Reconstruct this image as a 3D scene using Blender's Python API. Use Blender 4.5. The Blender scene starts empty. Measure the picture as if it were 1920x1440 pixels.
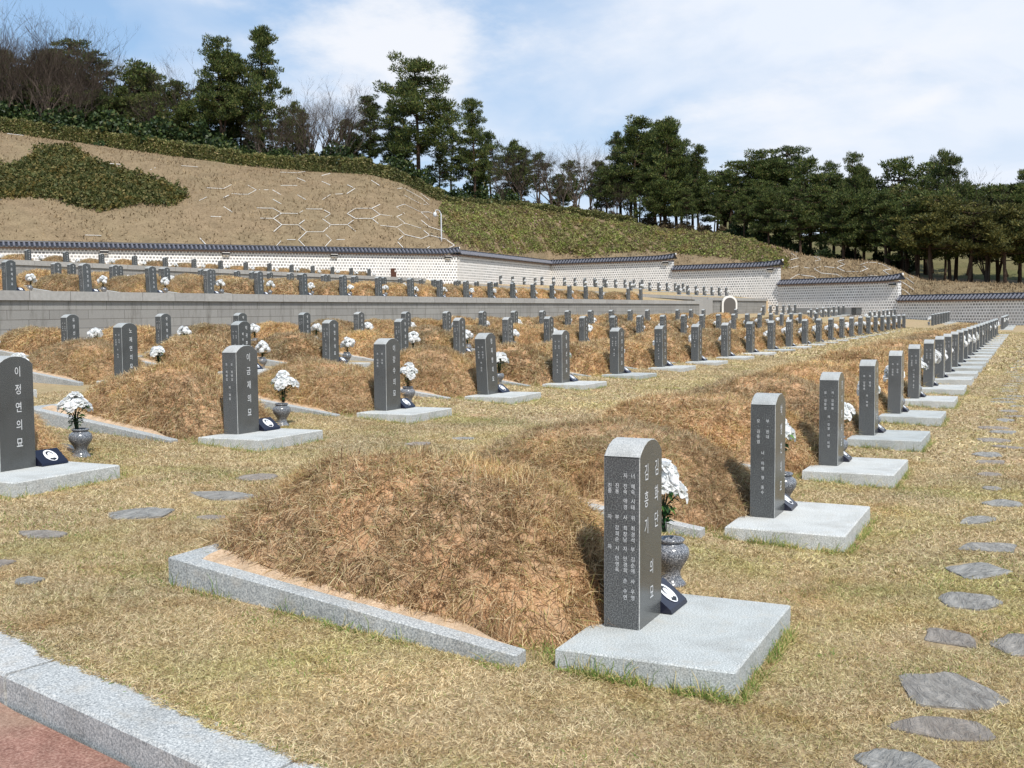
import bpy, math, random
import numpy as np
from mathutils import Matrix, Vector
rnd = random.Random(7)
RN = np.random.default_rng(11)
SC = bpy.context.scene
COL = SC.collection
PI = math.pi

# ------------------------------------------------------------------ camera
# world: X runs along the rows of graves (away and to the right), Y uphill (to the left), Z up; metres
F = 2060.0; EYE = 1.6
def _ray(x, y): return np.array([x - 960.0, y - 720.0, F])
_u = _ray(1933, 573.5); _u /= np.linalg.norm(_u)
_a = _ray(0, 573.5 + .0104 * 1933)
_d = np.cross(_a, _u); _d /= np.linalg.norm(_d)
if _d[1] < 0: _d = -_d
_v = np.cross(_d, _u)
if _v[0] > 0: _v = -_v
CU, CV, CW = _u, _v, -_d
cam = bpy.data.cameras.new('camera'); cam.sensor_width = 36; cam.lens = 36 * F / 1920
cam.clip_start = .05; cam.clip_end = 3000
camo = bpy.data.objects.new('camera', cam); COL.objects.link(camo)
_R = Matrix(((CU[0], -CU[1], -CU[2]), (CV[0], -CV[1], -CV[2]), (CW[0], -CW[1], -CW[2])))
camo.matrix_world = Matrix.Translation((0, 0, EYE)) @ _R.to_4x4()
SC.camera = camo
def ray_dir(x, y):
    r = _ray(x, y); return np.array([r @ CU, r @ CV, r @ CW]) / F
def at_depth(x, y, dep): return ray_dir(x, y) * dep + np.array([0, 0, EYE])
FWD = np.array([CU[2], CV[2]]); RGT = np.array([CU[0], CV[0]])
FWD = FWD / np.linalg.norm(FWD); RGT = np.array([FWD[1], -FWD[0]])

# ------------------------------------------------------------------ light
SUN_EL = math.radians(54); SUN_AZ = math.atan2(-.72, -.69)     # direction towards the sun, in X/Y
sd = Vector((math.cos(SUN_AZ) * math.cos(SUN_EL), math.sin(SUN_AZ) * math.cos(SUN_EL), math.sin(SUN_EL)))
sl = bpy.data.lights.new('sun', 'SUN'); sl.energy = 4.3; sl.angle = math.radians(.53); sl.color = (1, .955, .89)
so = bpy.data.objects.new('sun', sl); COL.objects.link(so); so.rotation_euler = sd.to_track_quat('Z', 'Y').to_euler()
SC.view_settings.view_transform = 'Standard'; SC.view_settings.look = 'None'
SC.view_settings.exposure = 0.12; SC.view_settings.gamma = 1.0

W = bpy.data.worlds.new('World'); SC.world = W; W.use_nodes = True
nt = W.node_tree; N = nt.nodes; L = nt.links
for n in list(N): N.remove(n)
def wn(t, **k):
    n = N.new(t)
    for a, b in k.items(): setattr(n, a, b)
    return n
def wmath(op, a, b=None, clamp=False):
    n = wn('ShaderNodeMath', operation=op); n.use_clamp = clamp
    for i, q in enumerate((a, b)):
        if q is None: continue
        if hasattr(q, 'is_linked'): L.new(q, n.inputs[i])
        else: n.inputs[i].default_value = q
    return n.outputs[0]
sky = wn('ShaderNodeTexSky', sky_type='NISHITA'); sky.sun_disc = False
sky.sun_elevation = SUN_EL; sky.sun_rotation = math.atan2(sd.x, sd.y); sky.air_density = 1.0; sky.dust_density = .7; sky.ozone_density = 1.6
tc = wn('ShaderNodeTexCoord'); sep = wn('ShaderNodeSeparateXYZ'); L.new(tc.outputs['Generated'], sep.inputs[0])
zc = wmath('MAXIMUM', sep.outputs[2], .0); zz = wmath('ADD', zc, .22)
cx = wmath('DIVIDE', sep.outputs[0], zz); cy = wmath('DIVIDE', sep.outputs[1], zz)
cmb = wn('ShaderNodeCombineXYZ'); L.new(cx, cmb.inputs[0]); L.new(cy, cmb.inputs[1])
n1 = wn('ShaderNodeTexNoise'); n1.inputs['Scale'].default_value = 1.6; n1.inputs['Detail'].default_value = 7; n1.inputs['Roughness'].default_value = .52; n1.inputs['Distortion'].default_value = .35
L.new(cmb.outputs[0], n1.inputs['Vector'])
n2 = wn('ShaderNodeTexNoise'); n2.inputs['Scale'].default_value = 5.5; n2.inputs['Detail'].default_value = 8; n2.inputs['Roughness'].default_value = .6
L.new(cmb.outputs[0], n2.inputs['Vector'])
def blob(px, py, wid, hgt, soft=1.0, tilt=0.0):
    """a cloud centred in direction (px,py): gaussian-like falloff measured along two axes of the sky"""
    c = Vector(ray_dir(px, py)).normalized(); r = Vector((c.y, -c.x, 0)).normalized(); u = r.cross(c).normalized()
    r, u = r * math.cos(tilt) + u * math.sin(tilt), u * math.cos(tilt) - r * math.sin(tilt)
    o = []
    for ax, s in ((r, wid), (u, hgt)):
        d = wn('ShaderNodeVectorMath', operation='DOT_PRODUCT'); L.new(tc.outputs['Generated'], d.inputs[0]); d.inputs[1].default_value = ax
        q = wmath('DIVIDE', wmath('SUBTRACT', d.outputs['Value'], c.dot(ax)), s / F); o.append(wmath('MULTIPLY', q, q))
    s2 = wmath('ADD', o[0], o[1]); return wmath('POWER', 2.718, wmath('MULTIPLY', s2, -soft))
def total(l):
    t = l[0]
    for q in l[1:]: t = wmath('ADD', t, q)
    return t
# cumulus puffs: blob field + noise, thresholded
puffs = total([wmath('MULTIPLY', blob(1120, 40, 330, 70, 1, .12), .45), wmath('MULTIPLY', blob(1640, 130, 420, 90, 1, .2), .42), wmath('MULTIPLY', blob(1350, 210, 260, 40, 1, .1), .3), blob(700, 60, 165, 85), wmath('MULTIPLY', blob(800, 130, 130, 60), .55), wmath('MULTIPLY', blob(380, -10, 120, 26), .6),
               wmath('MULTIPLY', blob(620, 210, 170, 55), .45), wmath('MULTIPLY', blob(1730, 195, 90, 22, 1, .35), .55),
               wmath('MULTIPLY', blob(1490, 300, 150, 40), .4), wmath('MULTIPLY', blob(120, 150, 260, 60), .35), wmath('MULTIPLY', blob(620, 330, 300, 60), .5)])
pf = wmath('ADD', wmath('MULTIPLY', puffs, 1.05), wmath('MULTIPLY', wmath('SUBTRACT', n2.outputs['Fac'], .5), 1.7))
mr = wn('ShaderNodeMapRange'); mr.interpolation_type = 'SMOOTHSTEP'; mr.inputs['From Min'].default_value = .12; mr.inputs['From Max'].default_value = 1.15; L.new(pf, mr.inputs['Value'])
# thin veil, heavier to the right
veil = total([wmath('MULTIPLY', blob(1900, 120, 560, 300, .8), .85), wmath('MULTIPLY', blob(1250, -20, 420, 120), .45), wmath('MULTIPLY', blob(1350, 330, 900, 120), .35)])
vf = wmath('ADD', wmath('MULTIPLY', veil, .9), wmath('MULTIPLY', wmath('SUBTRACT', n1.outputs['Fac'], .45), 2.8), False)
vf = wmath('MULTIPLY', wmath('MAXIMUM', vf, .0), .95, True)
bgsky = wn('ShaderNodeBackground'); bgsky.inputs['Strength'].default_value = .105; L.new(sky.outputs[0], bgsky.inputs['Color'])
bgbase = wn('ShaderNodeBackground'); bgbase.inputs['Color'].default_value = (.42, .66, 1.0, 1); bgbase.inputs['Strength'].default_value = .97
bgv = wn('ShaderNodeBackground'); bgv.inputs['Color'].default_value = (.77, .83, .93, 1); bgv.inputs['Strength'].default_value = 1.0
bgc = wn('ShaderNodeBackground'); bgc.inputs['Color'].default_value = (.93, .95, 1, 1); bgc.inputs['Strength'].default_value = .93
m0 = wn('ShaderNodeMixShader'); m0.inputs[0].default_value = .55; L.new(bgsky.outputs[0], m0.inputs[1]); L.new(bgbase.outputs[0], m0.inputs[2])
m1 = wn('ShaderNodeMixShader'); L.new(vf, m1.inputs[0]); L.new(m0.outputs[0], m1.inputs[1]); L.new(bgv.outputs[0], m1.inputs[2])
m2 = wn('ShaderNodeMixShader'); L.new(wmath('MULTIPLY', mr.outputs[0], .93), m2.inputs[0]); L.new(m1.outputs[0], m2.inputs[1]); L.new(bgc.outputs[0], m2.inputs[2])
wo = wn('ShaderNodeOutputWorld'); L.new(m2.outputs[0], wo.inputs[0])

# ------------------------------------------------------------------ materials
def mat(name, rough=.8, spec=.3):
    m = bpy.data.materials.new(name); m.use_nodes = True
    b = m.node_tree.nodes['Principled BSDF']; b.inputs['Roughness'].default_value = rough
    b.inputs['Specular IOR Level'].default_value = spec
    return m, m.node_tree, b
def nd(t, kind, **k):
    n = t.nodes.new(kind)
    for a, b in k.items():
        if a in n.inputs: n.inputs[a].default_value = b
        else: setattr(n, a, b)
    return n
def ramp(t, src, stops):
    r = t.nodes.new('ShaderNodeValToRGB'); e = r.color_ramp.elements
    while len(e) < len(stops): e.new(.5)
    for q, (p, c) in zip(e, stops): q.position = p; q.color = (c[0], c[1], c[2], 1)
    t.links.new(src, r.inputs[0]); return r.outputs[0]
def coords(t, kind='Object'): return nd(t, 'ShaderNodeTexCoord').outputs[kind]
def noise(t, vec, scale, detail=4, rough=.55, dist=0.0):
    n = t.nodes.new('ShaderNodeTexNoise'); n.inputs['Scale'].default_value = scale; n.inputs['Detail'].default_value = detail
    n.inputs['Roughness'].default_value = rough; n.inputs['Distortion'].default_value = dist; t.links.new(vec, n.inputs['Vector']); return n.outputs['Fac']
def mixc(t, fac, a, b, mode='MIX'):
    m = t.nodes.new('ShaderNodeMix'); m.data_type = 'RGBA'; m.blend_type = mode
    for q, i in ((fac, 0), (a, 6), (b, 7)):
        if hasattr(q, 'is_linked'): t.links.new(q, m.inputs[i])
        elif i == 0: m.inputs[0].default_value = q
        else: m.inputs[i].default_value = (*q, 1)
    return m.outputs[2]
def bump(t, b, src, strength=.5, dist=.01):
    n = t.nodes.new('ShaderNodeBump'); n.inputs['Strength'].default_value = strength; n.inputs['Distance'].default_value = dist
    t.links.new(src, n.inputs['Height']); t.links.new(n.outputs[0], b.inputs['Normal'])
def granite(name, c0, c1, c2, scale, rough, spec=.4, stain=None):
    m, t, b = mat(name, rough, spec); v = coords(t)
    oi = nd(t, 'ShaderNodeObjectInfo')
    col = ramp(t, noise(t, v, scale, 3, .75), [(.36, c0), (.5, c1), (.64, c2)])
    big = ramp(t, noise(t, v, 3.0, 4, .6), [(.3, (.78, .765, .74)), (.5, (.98, .98, .97)), (.7, (1.07, 1.07, 1.06))])
    col = mixc(t, 1.0, col, big, 'MULTIPLY')
    tone = ramp(t, oi.outputs['Random'], [(0, (.88, .9, .9)), (1, (1.12, 1.1, 1.08))])
    col = mixc(t, 1.0, col, tone, 'MULTIPLY')
    if stain:
        col = mixc(t, ramp(t, noise(t, v, 7.0, 5, .7), [(.52, (0, 0, 0)), (.8, (.55, .55, .55))]), col, stain)
    t.links.new(col, b.inputs['Base Color']); bump(t, b, noise(t, v, scale, 3, .8), .12 if rough < .4 else .35, .002)
    return m
M_DARK = granite('dark_granite_polished', (.028, .03, .031), (.075, .078, .078), (.16, .165, .16), 190, .22, .5)
M_DARKR = granite('dark_granite_honed', (.03, .032, .034), (.085, .088, .09), (.20, .205, .20), 150, .5, .35)
M_TOP = granite('hammered_granite', (.22, .23, .23), (.38, .39, .385), (.52, .52, .50), 170, .8)
M_LIGHT = granite('pale_granite', (.27, .28, .275), (.47, .485, .475), (.69, .695, .68), 130, .85, .15, (.46, .42, .35))
M_KERB = granite('kerb_granite', (.20, .21, .215), (.38, .39, .39), (.60, .60, .58), 110, .8, .3, (.42, .36, .28))
M_VASE = granite('vase_granite', (.04, .045, .055), (.14, .15, .17), (.42, .43, .45), 130, .18, .5)
def simple(name, c, rough=.7, spec=.3, var=.0):
    m, t, b = mat(name, rough, spec)
    if var:
        col = mixc(t, 1.0, c, ramp(t, noise(t, coords(t), 9.0, 4), [(.3, (1 - var,) * 3), (.7, (1 + var,) * 3)]), 'MULTIPLY'); t.links.new(col, b.inputs['Base Color'])
    else: b.inputs['Base Color'].default_value = (*c, 1)
    return m
M_INK = simple('white_engraving', (.66, .66, .65), .7)
M_NAVY = simple('dark_blue_acrylic', (.010, .011, .024), .25, .5, .1)
M_OVAL = simple('white_enamel', (.82, .82, .82), .3, .5, .02)
M_HAIR = simple('photo_black', (.02, .02, .022), .4, .4, .05)
M_STEM = simple('dark_stem', (.012, .03, .014), .5, .3, .3)
def leafy(name, stops, rough=.6, trans=.0, spec=.25, patches=(), tint=True):
    m, t, b = mat(name, rough, spec); g = nd(t, 'ShaderNodeNewGeometry')
    base = ramp(t, g.outputs['Random Per Island'], stops); oi = nd(t, 'ShaderNodeObjectInfo')
    tone = ramp(t, oi.outputs['Random'], [(0, (.82, .84, .85)), (1, (1.16, 1.14, 1.05))])
    col = mixc(t, 1.0, base, tone, 'MULTIPLY') if tint else base
    pos = nd(t, 'ShaderNodeNewGeometry').outputs['Position']
    if tint: col = mixc(t, 1.0, col, ramp(t, noise(t, pos, .55, 3), [(.3, (.8, .82, .8)), (.7, (1.18, 1.15, 1.05))]), 'MULTIPLY')
    for sc_, lo, hi, c_, mx_ in patches:
        col = mixc(t, ramp(t, noise(t, pos, sc_, 5, .62, .5), [(lo, (0, 0, 0)), (hi, (mx_,) * 3)]), col, mixc(t, 1.0, col, c_, 'MULTIPLY'))
    t.links.new(col, b.inputs['Base Color'])
    if trans:
        tr = nd(t, 'ShaderNodeBsdfTranslucent'); t.links.new(col, tr.inputs['Color']); mx = nd(t, 'ShaderNodeMixShader'); mx.inputs[0].default_value = trans
        out = [n for n in t.nodes if n.type == 'OUTPUT_MATERIAL'][0]
        t.links.new(b.outputs[0], mx.inputs[1]); t.links.new(tr.outputs[0], mx.inputs[2]); t.links.new(mx.outputs[0], out.inputs['Surface'])
    return m
M_PETAL = leafy('white_petals', [(0, (.86, .87, .84)), (.5, (.92, .92, .91)), (1, (.93, .93, .92))], .6, .42, tint=False)
M_LEAF = leafy('bouquet_leaf', [(0, (.01, .035, .012)), (.6, (.03, .09, .025)), (1, (.16, .30, .07))], .45, .15)
M_PINE = leafy('pine_needles', [(0, (.02, .034, .013)), (.5, (.07, .10, .031)), (.85, (.17, .205, .058)), (1, (.20, .155, .07))], .6, .3)
M_PINE2 = leafy('yellowish_pine_needles', [(0, (.035, .045, .015)), (.5, (.095, .10, .03)), (1, (.22, .19, .06))], .6, .2)
M_BUSH = leafy('evergreen_leaves', [(0, (.010, .022, .008)), (.5, (.028, .05, .016)), (.92, (.07, .10, .03)), (1, (.20, .18, .08))], .5, .12)
M_HEDGE = leafy('hedge_leaves', [(0, (.05, .06, .022)), (.4, (.14, .16, .055)), (.75, (.25, .25, .10)), (1, (.42, .33, .18))], .5, .25)
M_JUN = leafy('juniper_leaves', [(0, (.05, .065, .02)), (.5, (.12, .135, .045)), (1, (.24, .20, .08))], .6, .3, .25, ((.5, .45, .65, (1.3, .95, .7), .7),))
M_AZA = leafy('azalea_leaves', [(0, (.17, .125, .08)), (.35, (.25, .20, .11)), (.6, (.25, .25, .10)), (.82, (.33, .36, .13)), (.97, (.30, .21, .14)), (1, (.50, .32, .38))], .6, .35, .25, ((.30, .52, .66, (1.1, .88, .8), .6), (.5, .46, .62, (.88, 1.12, .72), .8)))
M_DRYBUSH = leafy('dry_brush', [(0, (.05, .035, .02)), (.6, (.10, .07, .045)), (1, (.16, .13, .07))], .8)
M_STRAW = leafy('dry_mound_grass', [(0, (.14, .085, .05)), (.2, (.36, .225, .13)), (.45, (.66, .47, .29)), (.85, (.90, .75, .53)), (.92, (.50, .45, .22)), (1, (.36, .37, .15))], .75, .4, .25, ((1.6, .48, .64, (.62, .52, .42), .7), (1.1, .52, .66, (1.12, 1.1, .92), .8)))
M_LAWN = leafy('lawn_blades', [(0, (.23, .16, .10)), (.25, (.46, .35, .22)), (.62, (.76, .64, .455)), (.88, (.84, .72, .53)), (.92, (.44, .40, .22)), (1, (.28, .31, .13))], .75, .3, .25, ((.75, .48, .68, (.78, .90, .56), .65), (1.3, .54, .72, (.84, .70, .56), .7), (5.0, .5, .66, (.82, .75, .64), .8), (14.0, .52, .66, (.78, .74, .66), .8)))
M_TUFT = leafy('green_tuft_blades', [(0, (.60, .47, .27)), (.35, (.46, .40, .19)), (.6, (.22, .30, .08)), (1, (.12, .22, .05))], .6, .3)
M_TWIG = simple('grey_bark_twigs', (.095, .072, .056), .85, .2, .25)
M_BARK = simple('pine_bark', (.085, .055, .038), .9, .2, .35)
def bladed_ground(name, cols, scale_big=.6, soil=None, fine=60, bmp=.02):
    m, t, b = mat(name, .95, .1); v = nd(t, 'ShaderNodeNewGeometry').outputs['Position']
    f = noise(t, v, fine, 5, .7); mid = noise(t, v, fine * .12, 5, .65); big = noise(t, v, scale_big, 5, .6, .4)
    c = ramp(t, f, [(.3, cols[0]), (.5, cols[1]), (.7, cols[2])])
    c = mixc(t, ramp(t, big, [(.42, (0, 0, 0)), (.62, (.75, .75, .75))]), c, ramp(t, f, [(.3, cols[3]), (.7, cols[4])]))
    c = mixc(t, 1.0, c, ramp(t, mid, [(.3, (.78, .77, .75)), (.7, (1.16, 1.15, 1.13))]), 'MULTIPLY')
    if soil: c = mixc(t, ramp(t, noise(t, v, .9, 6, .7, .8), [(.60, (0, 0, 0)), (.70, (.8, .8, .8))]), c, soil)
    t.links.new(c, b.inputs['Base Color']); bump(t, b, f, .8, bmp); return m
M_GROUND = bladed_ground('dry_lawn', [(.25, .17, .10), (.42, .31, .185), (.60, .465, .30), (.28, .225, .115), (.44, .37, .21)], .55, (.50, .32, .19), 55)
M_HILL = bladed_ground('dry_hill_grass', [(.155, .113, .068), (.245, .18, .11), (.33, .248, .155), (.19, .148, .088), (.275, .215, .13)], .10, None, 6.0, .12)
M_MEADOW = bladed_ground('shaded_green_turf', [(.10, .085, .04), (.15, .13, .06), (.20, .17, .085), (.085, .095, .035), (.14, .14, .055)], .09, None, 4.0, .12)  # green turf, with the shade of the tree belt darkened into its colour
M_SOIL = bladed_ground('orange_mound_soil', [(.27, .165, .09), (.45, .295, .175), (.60, .43, .275), (.50, .265, .13), (.70, .44, .26)], 2.2, None, 35, .02)
M_SAND = bladed_ground('sandy_soil', [(.38, .25, .15), (.56, .41, .28), (.72, .57, .42), (.42, .29, .18), (.62, .48, .34)], 2.0, None, 90, .01)
M_ROAD = bladed_ground('red_paving', [(.15, .075, .06), (.29, .155, .12), (.46, .30, .24), (.24, .15, .11), (.44, .32, .24)], 1.5, None, 90, .006)
def slate():
    m, t, b = mat('slate_flagstone', .95, .08); v = coords(t)
    mp = nd(t, 'ShaderNodeMapping'); mp.inputs['Scale'].default_value = (4, 14, 30); t.links.new(v, mp.inputs[0])
    f = noise(t, mp.outputs[0], 1.3, 7, .7, 1.2); oi = nd(t, 'ShaderNodeObjectInfo')
    c = ramp(t, f, [(.30, (.14, .135, .125)), (.44, (.31, .30, .275)), (.54, (.40, .385, .35)), (.68, (.52, .50, .45))])
    c = mixc(t, ramp(t, oi.outputs['Random'], [(.35, (0, 0, 0)), (.8, (.5, .5, .5))]), c, (.34, .26, .20))
    t.links.new(c, b.inputs['Base Color']); bump(t, b, f, 1.0, .05); return m
M_SLATE = slate()
def brickmat(name, scale, bw, rh, mortar, c1, c2, cm, offset=.5, rough=.85, vary=None, streak=False):
    m, t, b = mat(name, rough, .25); uv = coords(t, 'UV'); br = t.nodes.new('ShaderNodeTexBrick')
    br.offset = offset; br.squash = 1; t.links.new(uv, br.inputs['Vector'])
    br.inputs['Scale'].default_value = scale; br.inputs['Brick Width'].default_value = bw; br.inputs['Row Height'].default_value = rh
    br.inputs['Mortar Size'].default_value = mortar; br.inputs['Mortar Smooth'].default_value = .15; br.inputs['Bias'].default_value = 0
    br.inputs['Color1'].default_value = (*c1, 1); br.inputs['Color2'].default_value = (*c2, 1); br.inputs['Mortar'].default_value = (*cm, 1)
    f = noise(t, uv, 7 if not streak else 30, 5, .7)
    c = mixc(t, 1.0, br.outputs['Color'], ramp(t, f, [(.3, (.84, .83, .82)), (.7, (1.12, 1.12, 1.12))]), 'MULTIPLY')
    if vary: c = mixc(t, ramp(t, noise(t, uv, .25, 4, .6), [(.45, (0, 0, 0)), (.7, (.55, .55, .55))]), c, vary)
    if streak:
        mp = nd(t, 'ShaderNodeMapping'); mp.inputs['Scale'].default_value = (2.2, .35, 1); t.links.new(uv, mp.inputs[0])
        c = mixc(t, ramp(t, noise(t, mp.outputs[0], 1.5, 6, .75), [(.50, (0, 0, 0)), (.72, (.75, .75, .75))]), c, (.11, .10, .085))
    t.links.new(c, b.inputs['Base Color']); bump(t, b, br.outputs['Fac'], -.6, .015); return m
M_BRICK = brickmat('grey_block_white_mortar', 1, .30, .275, .052, (.20, .195, .19), (.46, .45, .43), (.90, .885, .85), .5, .85, (.64, .61, .57))
M_COURSE = brickmat('granite_courses', 1, 1.5, .28, .008, (.27, .265, .25), (.33, .325, .305), (.09, .08, .07), .5, .8, (.30, .29, .27), True)
M_COPE = brickmat('granite_coping', 1, 1.5, 5.0, .010, (.36, .35, .33), (.42, .41, .385), (.12, .11, .10), 0, .8)
M_TILE = simple('black_roof_tile', (.018, .019, .025), .45, .45, .3)
M_TILEL = simple('worn_roof_tile', (.13, .13, .15), .5, .45, .3)
M_PLAST = simple('white_mortar', (.78, .75, .70), .85, .2, .08)
M_PINK = simple('pinkish_eave_shadow', (.38, .29, .27), .85, .2, .2)  # pinkish-dark shadow of the eave on the wall, put into the colour
M_METAL = simple('painted_metal', (.62, .64, .66), .35, .5, .05)
M_RUST = simple('brown_post', (.10, .045, .03), .7, .3, .3)
M_BLK = simple('black_fixture', (.03, .03, .03), .5, .4, .1)
M_FRAME = simple('white_concrete_frame', (.66, .64, .60), .85, .2, .12)

# ------------------------------------------------------------------ mesh helpers
class MB:
    def __init__(s): s.v = []; s.f = []; s.m = []; s.uv = {}
    def add(s, vs, fs, mi=0):
        o = len(s.v); s.v += [tuple(q) for q in vs]; s.f += [tuple(i + o for i in f) for f in fs]; s.m += [mi] * len(fs)
    def box(s, a, b, mi=0, bevel=0.0):
        (x0, y0, z0), (x1, y1, z1) = a, b; e = bevel
        if e <= 0:
            s.add([(x0, y0, z0), (x1, y0, z0), (x1, y1, z0), (x0, y1, z0), (x0, y0, z1), (x1, y0, z1), (x1, y1, z1), (x0, y1, z1)],
                  [(3, 2, 1, 0), (4, 5, 6, 7), (0, 1, 5, 4), (1, 2, 6, 5), (2, 3, 7, 6), (3, 0, 4, 7)], mi); return
        r0 = [(x0, y0), (x1, y0), (x1, y1), (x0, y1)]; i0 = [(x0 + e, y0 + e), (x1 - e, y0 + e), (x1 - e, y1 - e), (x0 + e, y1 - e)]
        vs = [(x, y, z0) for x, y in r0] + [(x, y, z1 - e) for x, y in r0] + [(x, y, z1) for x, y in i0]
        fs = [(3, 2, 1, 0), (8, 9, 10, 11)]
        for k in range(4):
            j = (k + 1) % 4; fs += [(k, j, 4 + j, 4 + k), (4 + k, 4 + j, 8 + j, 8 + k)]
        s.add(vs, fs, mi)
    def tube(s, pts, rad, n=8, mi=0, cap=True):
        o = len(s.v); P = [Vector(p) for p in pts]
        for i, p in enumerate(P):
            d = (P[min(i + 1, len(P) - 1)] - P[max(i - 1, 0)]).normalized()
            a = d.cross(Vector((0, 0, 1)) if abs(d.z) < .9 else Vector((1, 0, 0))).normalized(); b = d.cross(a)
            r = rad[i] if hasattr(rad, '__len__') else rad
            for k in range(n):
                q = p + (a * math.cos(2 * PI * k / n) + b * math.sin(2 * PI * k / n)) * r; s.v.append(tuple(q))
        for i in range(len(P) - 1):
            for k in range(n):
                j = (k + 1) % n; s.f.append((o + i * n + k, o + i * n + j, o + (i + 1) * n + j, o + (i + 1) * n + k)); s.m.append(mi)
        if cap:
            s.f.append(tuple(o + k for k in range(n))[::-1]); s.m.append(mi); s.f.append(tuple(o + (len(P) - 1) * n + k for k in range(n))); s.m.append(mi)
    def lathe(s, prof, n=24, c=(0, 0), mi=0):
        o = len(s.v)
        for r, z in prof:
            for k in range(n): s.v.append((c[0] + r * math.cos(2 * PI * k / n), c[1] + r * math.sin(2 * PI * k / n), z))
        for i in range(len(prof) - 1):
            for k in range(n):
                j = (k + 1) % n; s.f.append((o + i * n + k, o + i * n + j, o + (i + 1) * n + j, o + (i + 1) * n + k)); s.m.append(mi)
    def mesh(s, name, mats, smooth=False):
        me = bpy.data.meshes.new(name); me.from_pydata(s.v, [], s.f)
        for m in (mats if isinstance(mats, (list, tuple)) else [mats]): me.materials.append(m)
        if any(s.m): me.polygons.foreach_set('material_index', s.m)
        if smooth: me.polygons.foreach_set('use_smooth', [True] * len(s.f))
        me.update(); return me
def tris(name, V, k, m, smooth=False):
    """V: (n*k,3) vertices, each k consecutive make one polygon"""
    n = len(V) // k; me = bpy.data.meshes.new(name); me.vertices.add(len(V)); me.vertices.foreach_set('co', np.ascontiguousarray(V, dtype=np.float32).ravel())
    me.loops.add(n * k); me.loops.foreach_set('vertex_index', np.arange(n * k, dtype=np.int32))
    me.polygons.add(n); me.polygons.foreach_set('loop_start', np.arange(0, n * k, k, dtype=np.int32)); me.polygons.foreach_set('loop_total', np.full(n, k, dtype=np.int32))
    me.materials.append(m); me.update(calc_edges=True); return me
def blade_mesh(name, V, m):
    """V from blades(): five vertices per blade -> one quad and one tip triangle that share an edge"""
    n = len(V) // 5; me = bpy.data.meshes.new(name); me.vertices.add(n * 5); me.vertices.foreach_set('co', np.ascontiguousarray(V, dtype=np.float32).ravel())
    idx = (np.arange(n)[:, None] * 5 + np.array([0, 1, 2, 4, 4, 2, 3])).ravel().astype(np.int32)
    me.loops.add(n * 7); me.loops.foreach_set('vertex_index', idx)
    me.polygons.add(n * 2); st = (np.arange(n)[:, None] * 7 + np.array([0, 4])).ravel().astype(np.int32)
    me.polygons.foreach_set('loop_start', st); me.polygons.foreach_set('loop_total', np.tile(np.array([4, 3], dtype=np.int32), n))
    me.materials.append(m); me.update(calc_edges=True); return me
def obj(name, me, parent=None, loc=None):
    o = bpy.data.objects.new(name, me); COL.objects.link(o)
    if parent: o.parent = parent
    if loc is not None: o.location = loc
    return o
def thing(name, label, cat, loc=(0, 0, 0), rz=0, group=None, me=None):
    o = bpy.data.objects.new(name, me); COL.objects.link(o); o.location = loc; o.rotation_euler = (0, 0, rz)
    o['label'] = label; o['category'] = cat
    o['kind'] = 'thing'
    if group: o['group'] = group
    return o
def struct(name, me): o = obj(name, me); o['kind'] = 'structure'; return o
def stuff(o, label=None, cat=None):
    o['kind'] = 'stuff'
    if label: o['label'] = label; o['category'] = cat
    return o

# blades of grass: roots P (n,3), directions D (n,3), lengths, widths -> one bent blade each (quad + tip)
def blades(P, D, Ln, Wd, bend=.35):
    n = len(P); D = D / np.linalg.norm(D, axis=1, keepdims=True)
    S = np.cross(D, RN.normal(size=(n, 3))); S /= np.linalg.norm(S, axis=1, keepdims=True) + 1e-9
    B = np.cross(S, D); Ln = Ln[:, None]; Wd = Wd[:, None] * .5
    mid = P + D * Ln * .55 + B * Ln * bend * .12; tip = P + D * Ln + B * Ln * bend * .55 - np.array([0, 0, 1]) * Ln * bend * .25
    V = np.stack([P - S * Wd, P + S * Wd, mid + S * Wd * .8, tip, mid - S * Wd * .8], axis=1)
    return V.reshape(-1, 3)

# ------------------------------------------------------------------ ground
GV = [-60, 1.3, 2.2, 4.3, 6.9, 7.6, 8.4, 10.3, 13, 13.7, 16.5, 19, 19.8, 22.5, 26.49]; GZ = [-.13, -.13, -.08, .12, .2, .25, .3, .42, .42, .45, .55, .60, .64, .76, .80]
TV = [26.5, 27.9, 34, 40, 46, 53.99]; TZ = [2.30, 2.30, 2.72, 3.1, 3.5, 3.9]
UV_ = [54.0, 56.4, 60, 70, 95]; UZ = [4.86, 4.78, 4.9, 5.15, 5.3]
BV = [-60, 1.75, 6.7, 11.6, 16.9, 22.1, 26.49, 26.5, 30, 35.4, 40.2, 45.15, 50.9, 60, 95]; BZ = [-.15, -.13, .18, .46, .76, .98, 1.1, 2.62, 2.96, 3.5, 3.98, 4.2, 4.42, 4.6, 5.3]
def gz(u, v):
    u = np.asarray(u, float); v = np.asarray(v, float)
    a = np.where(v < 26.5, np.interp(v, GV, GZ) - np.clip((v - 5) / 4, 0, 1) * np.clip(u - 8, 0, 70) * .0014,
                 np.where(v < 54, np.interp(v, TV, TZ), np.interp(v, UV_, UZ)))
    b = np.interp(v, BV, BZ)
    w = np.clip((u - 84) / 14, 0, 1); w = w * w * (3 - 2 * w)
    lo = a * (1 - w) + b * w
    hi = a * (1 - np.clip((u - 95) / 4, 0, 1)) + (b - .45) * np.clip((u - 95) / 4, 0, 1)      # the aisle between the two blocks of terraces
    return np.where(v < 26.5, lo, np.where(u < 99.5, hi, b))
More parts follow.
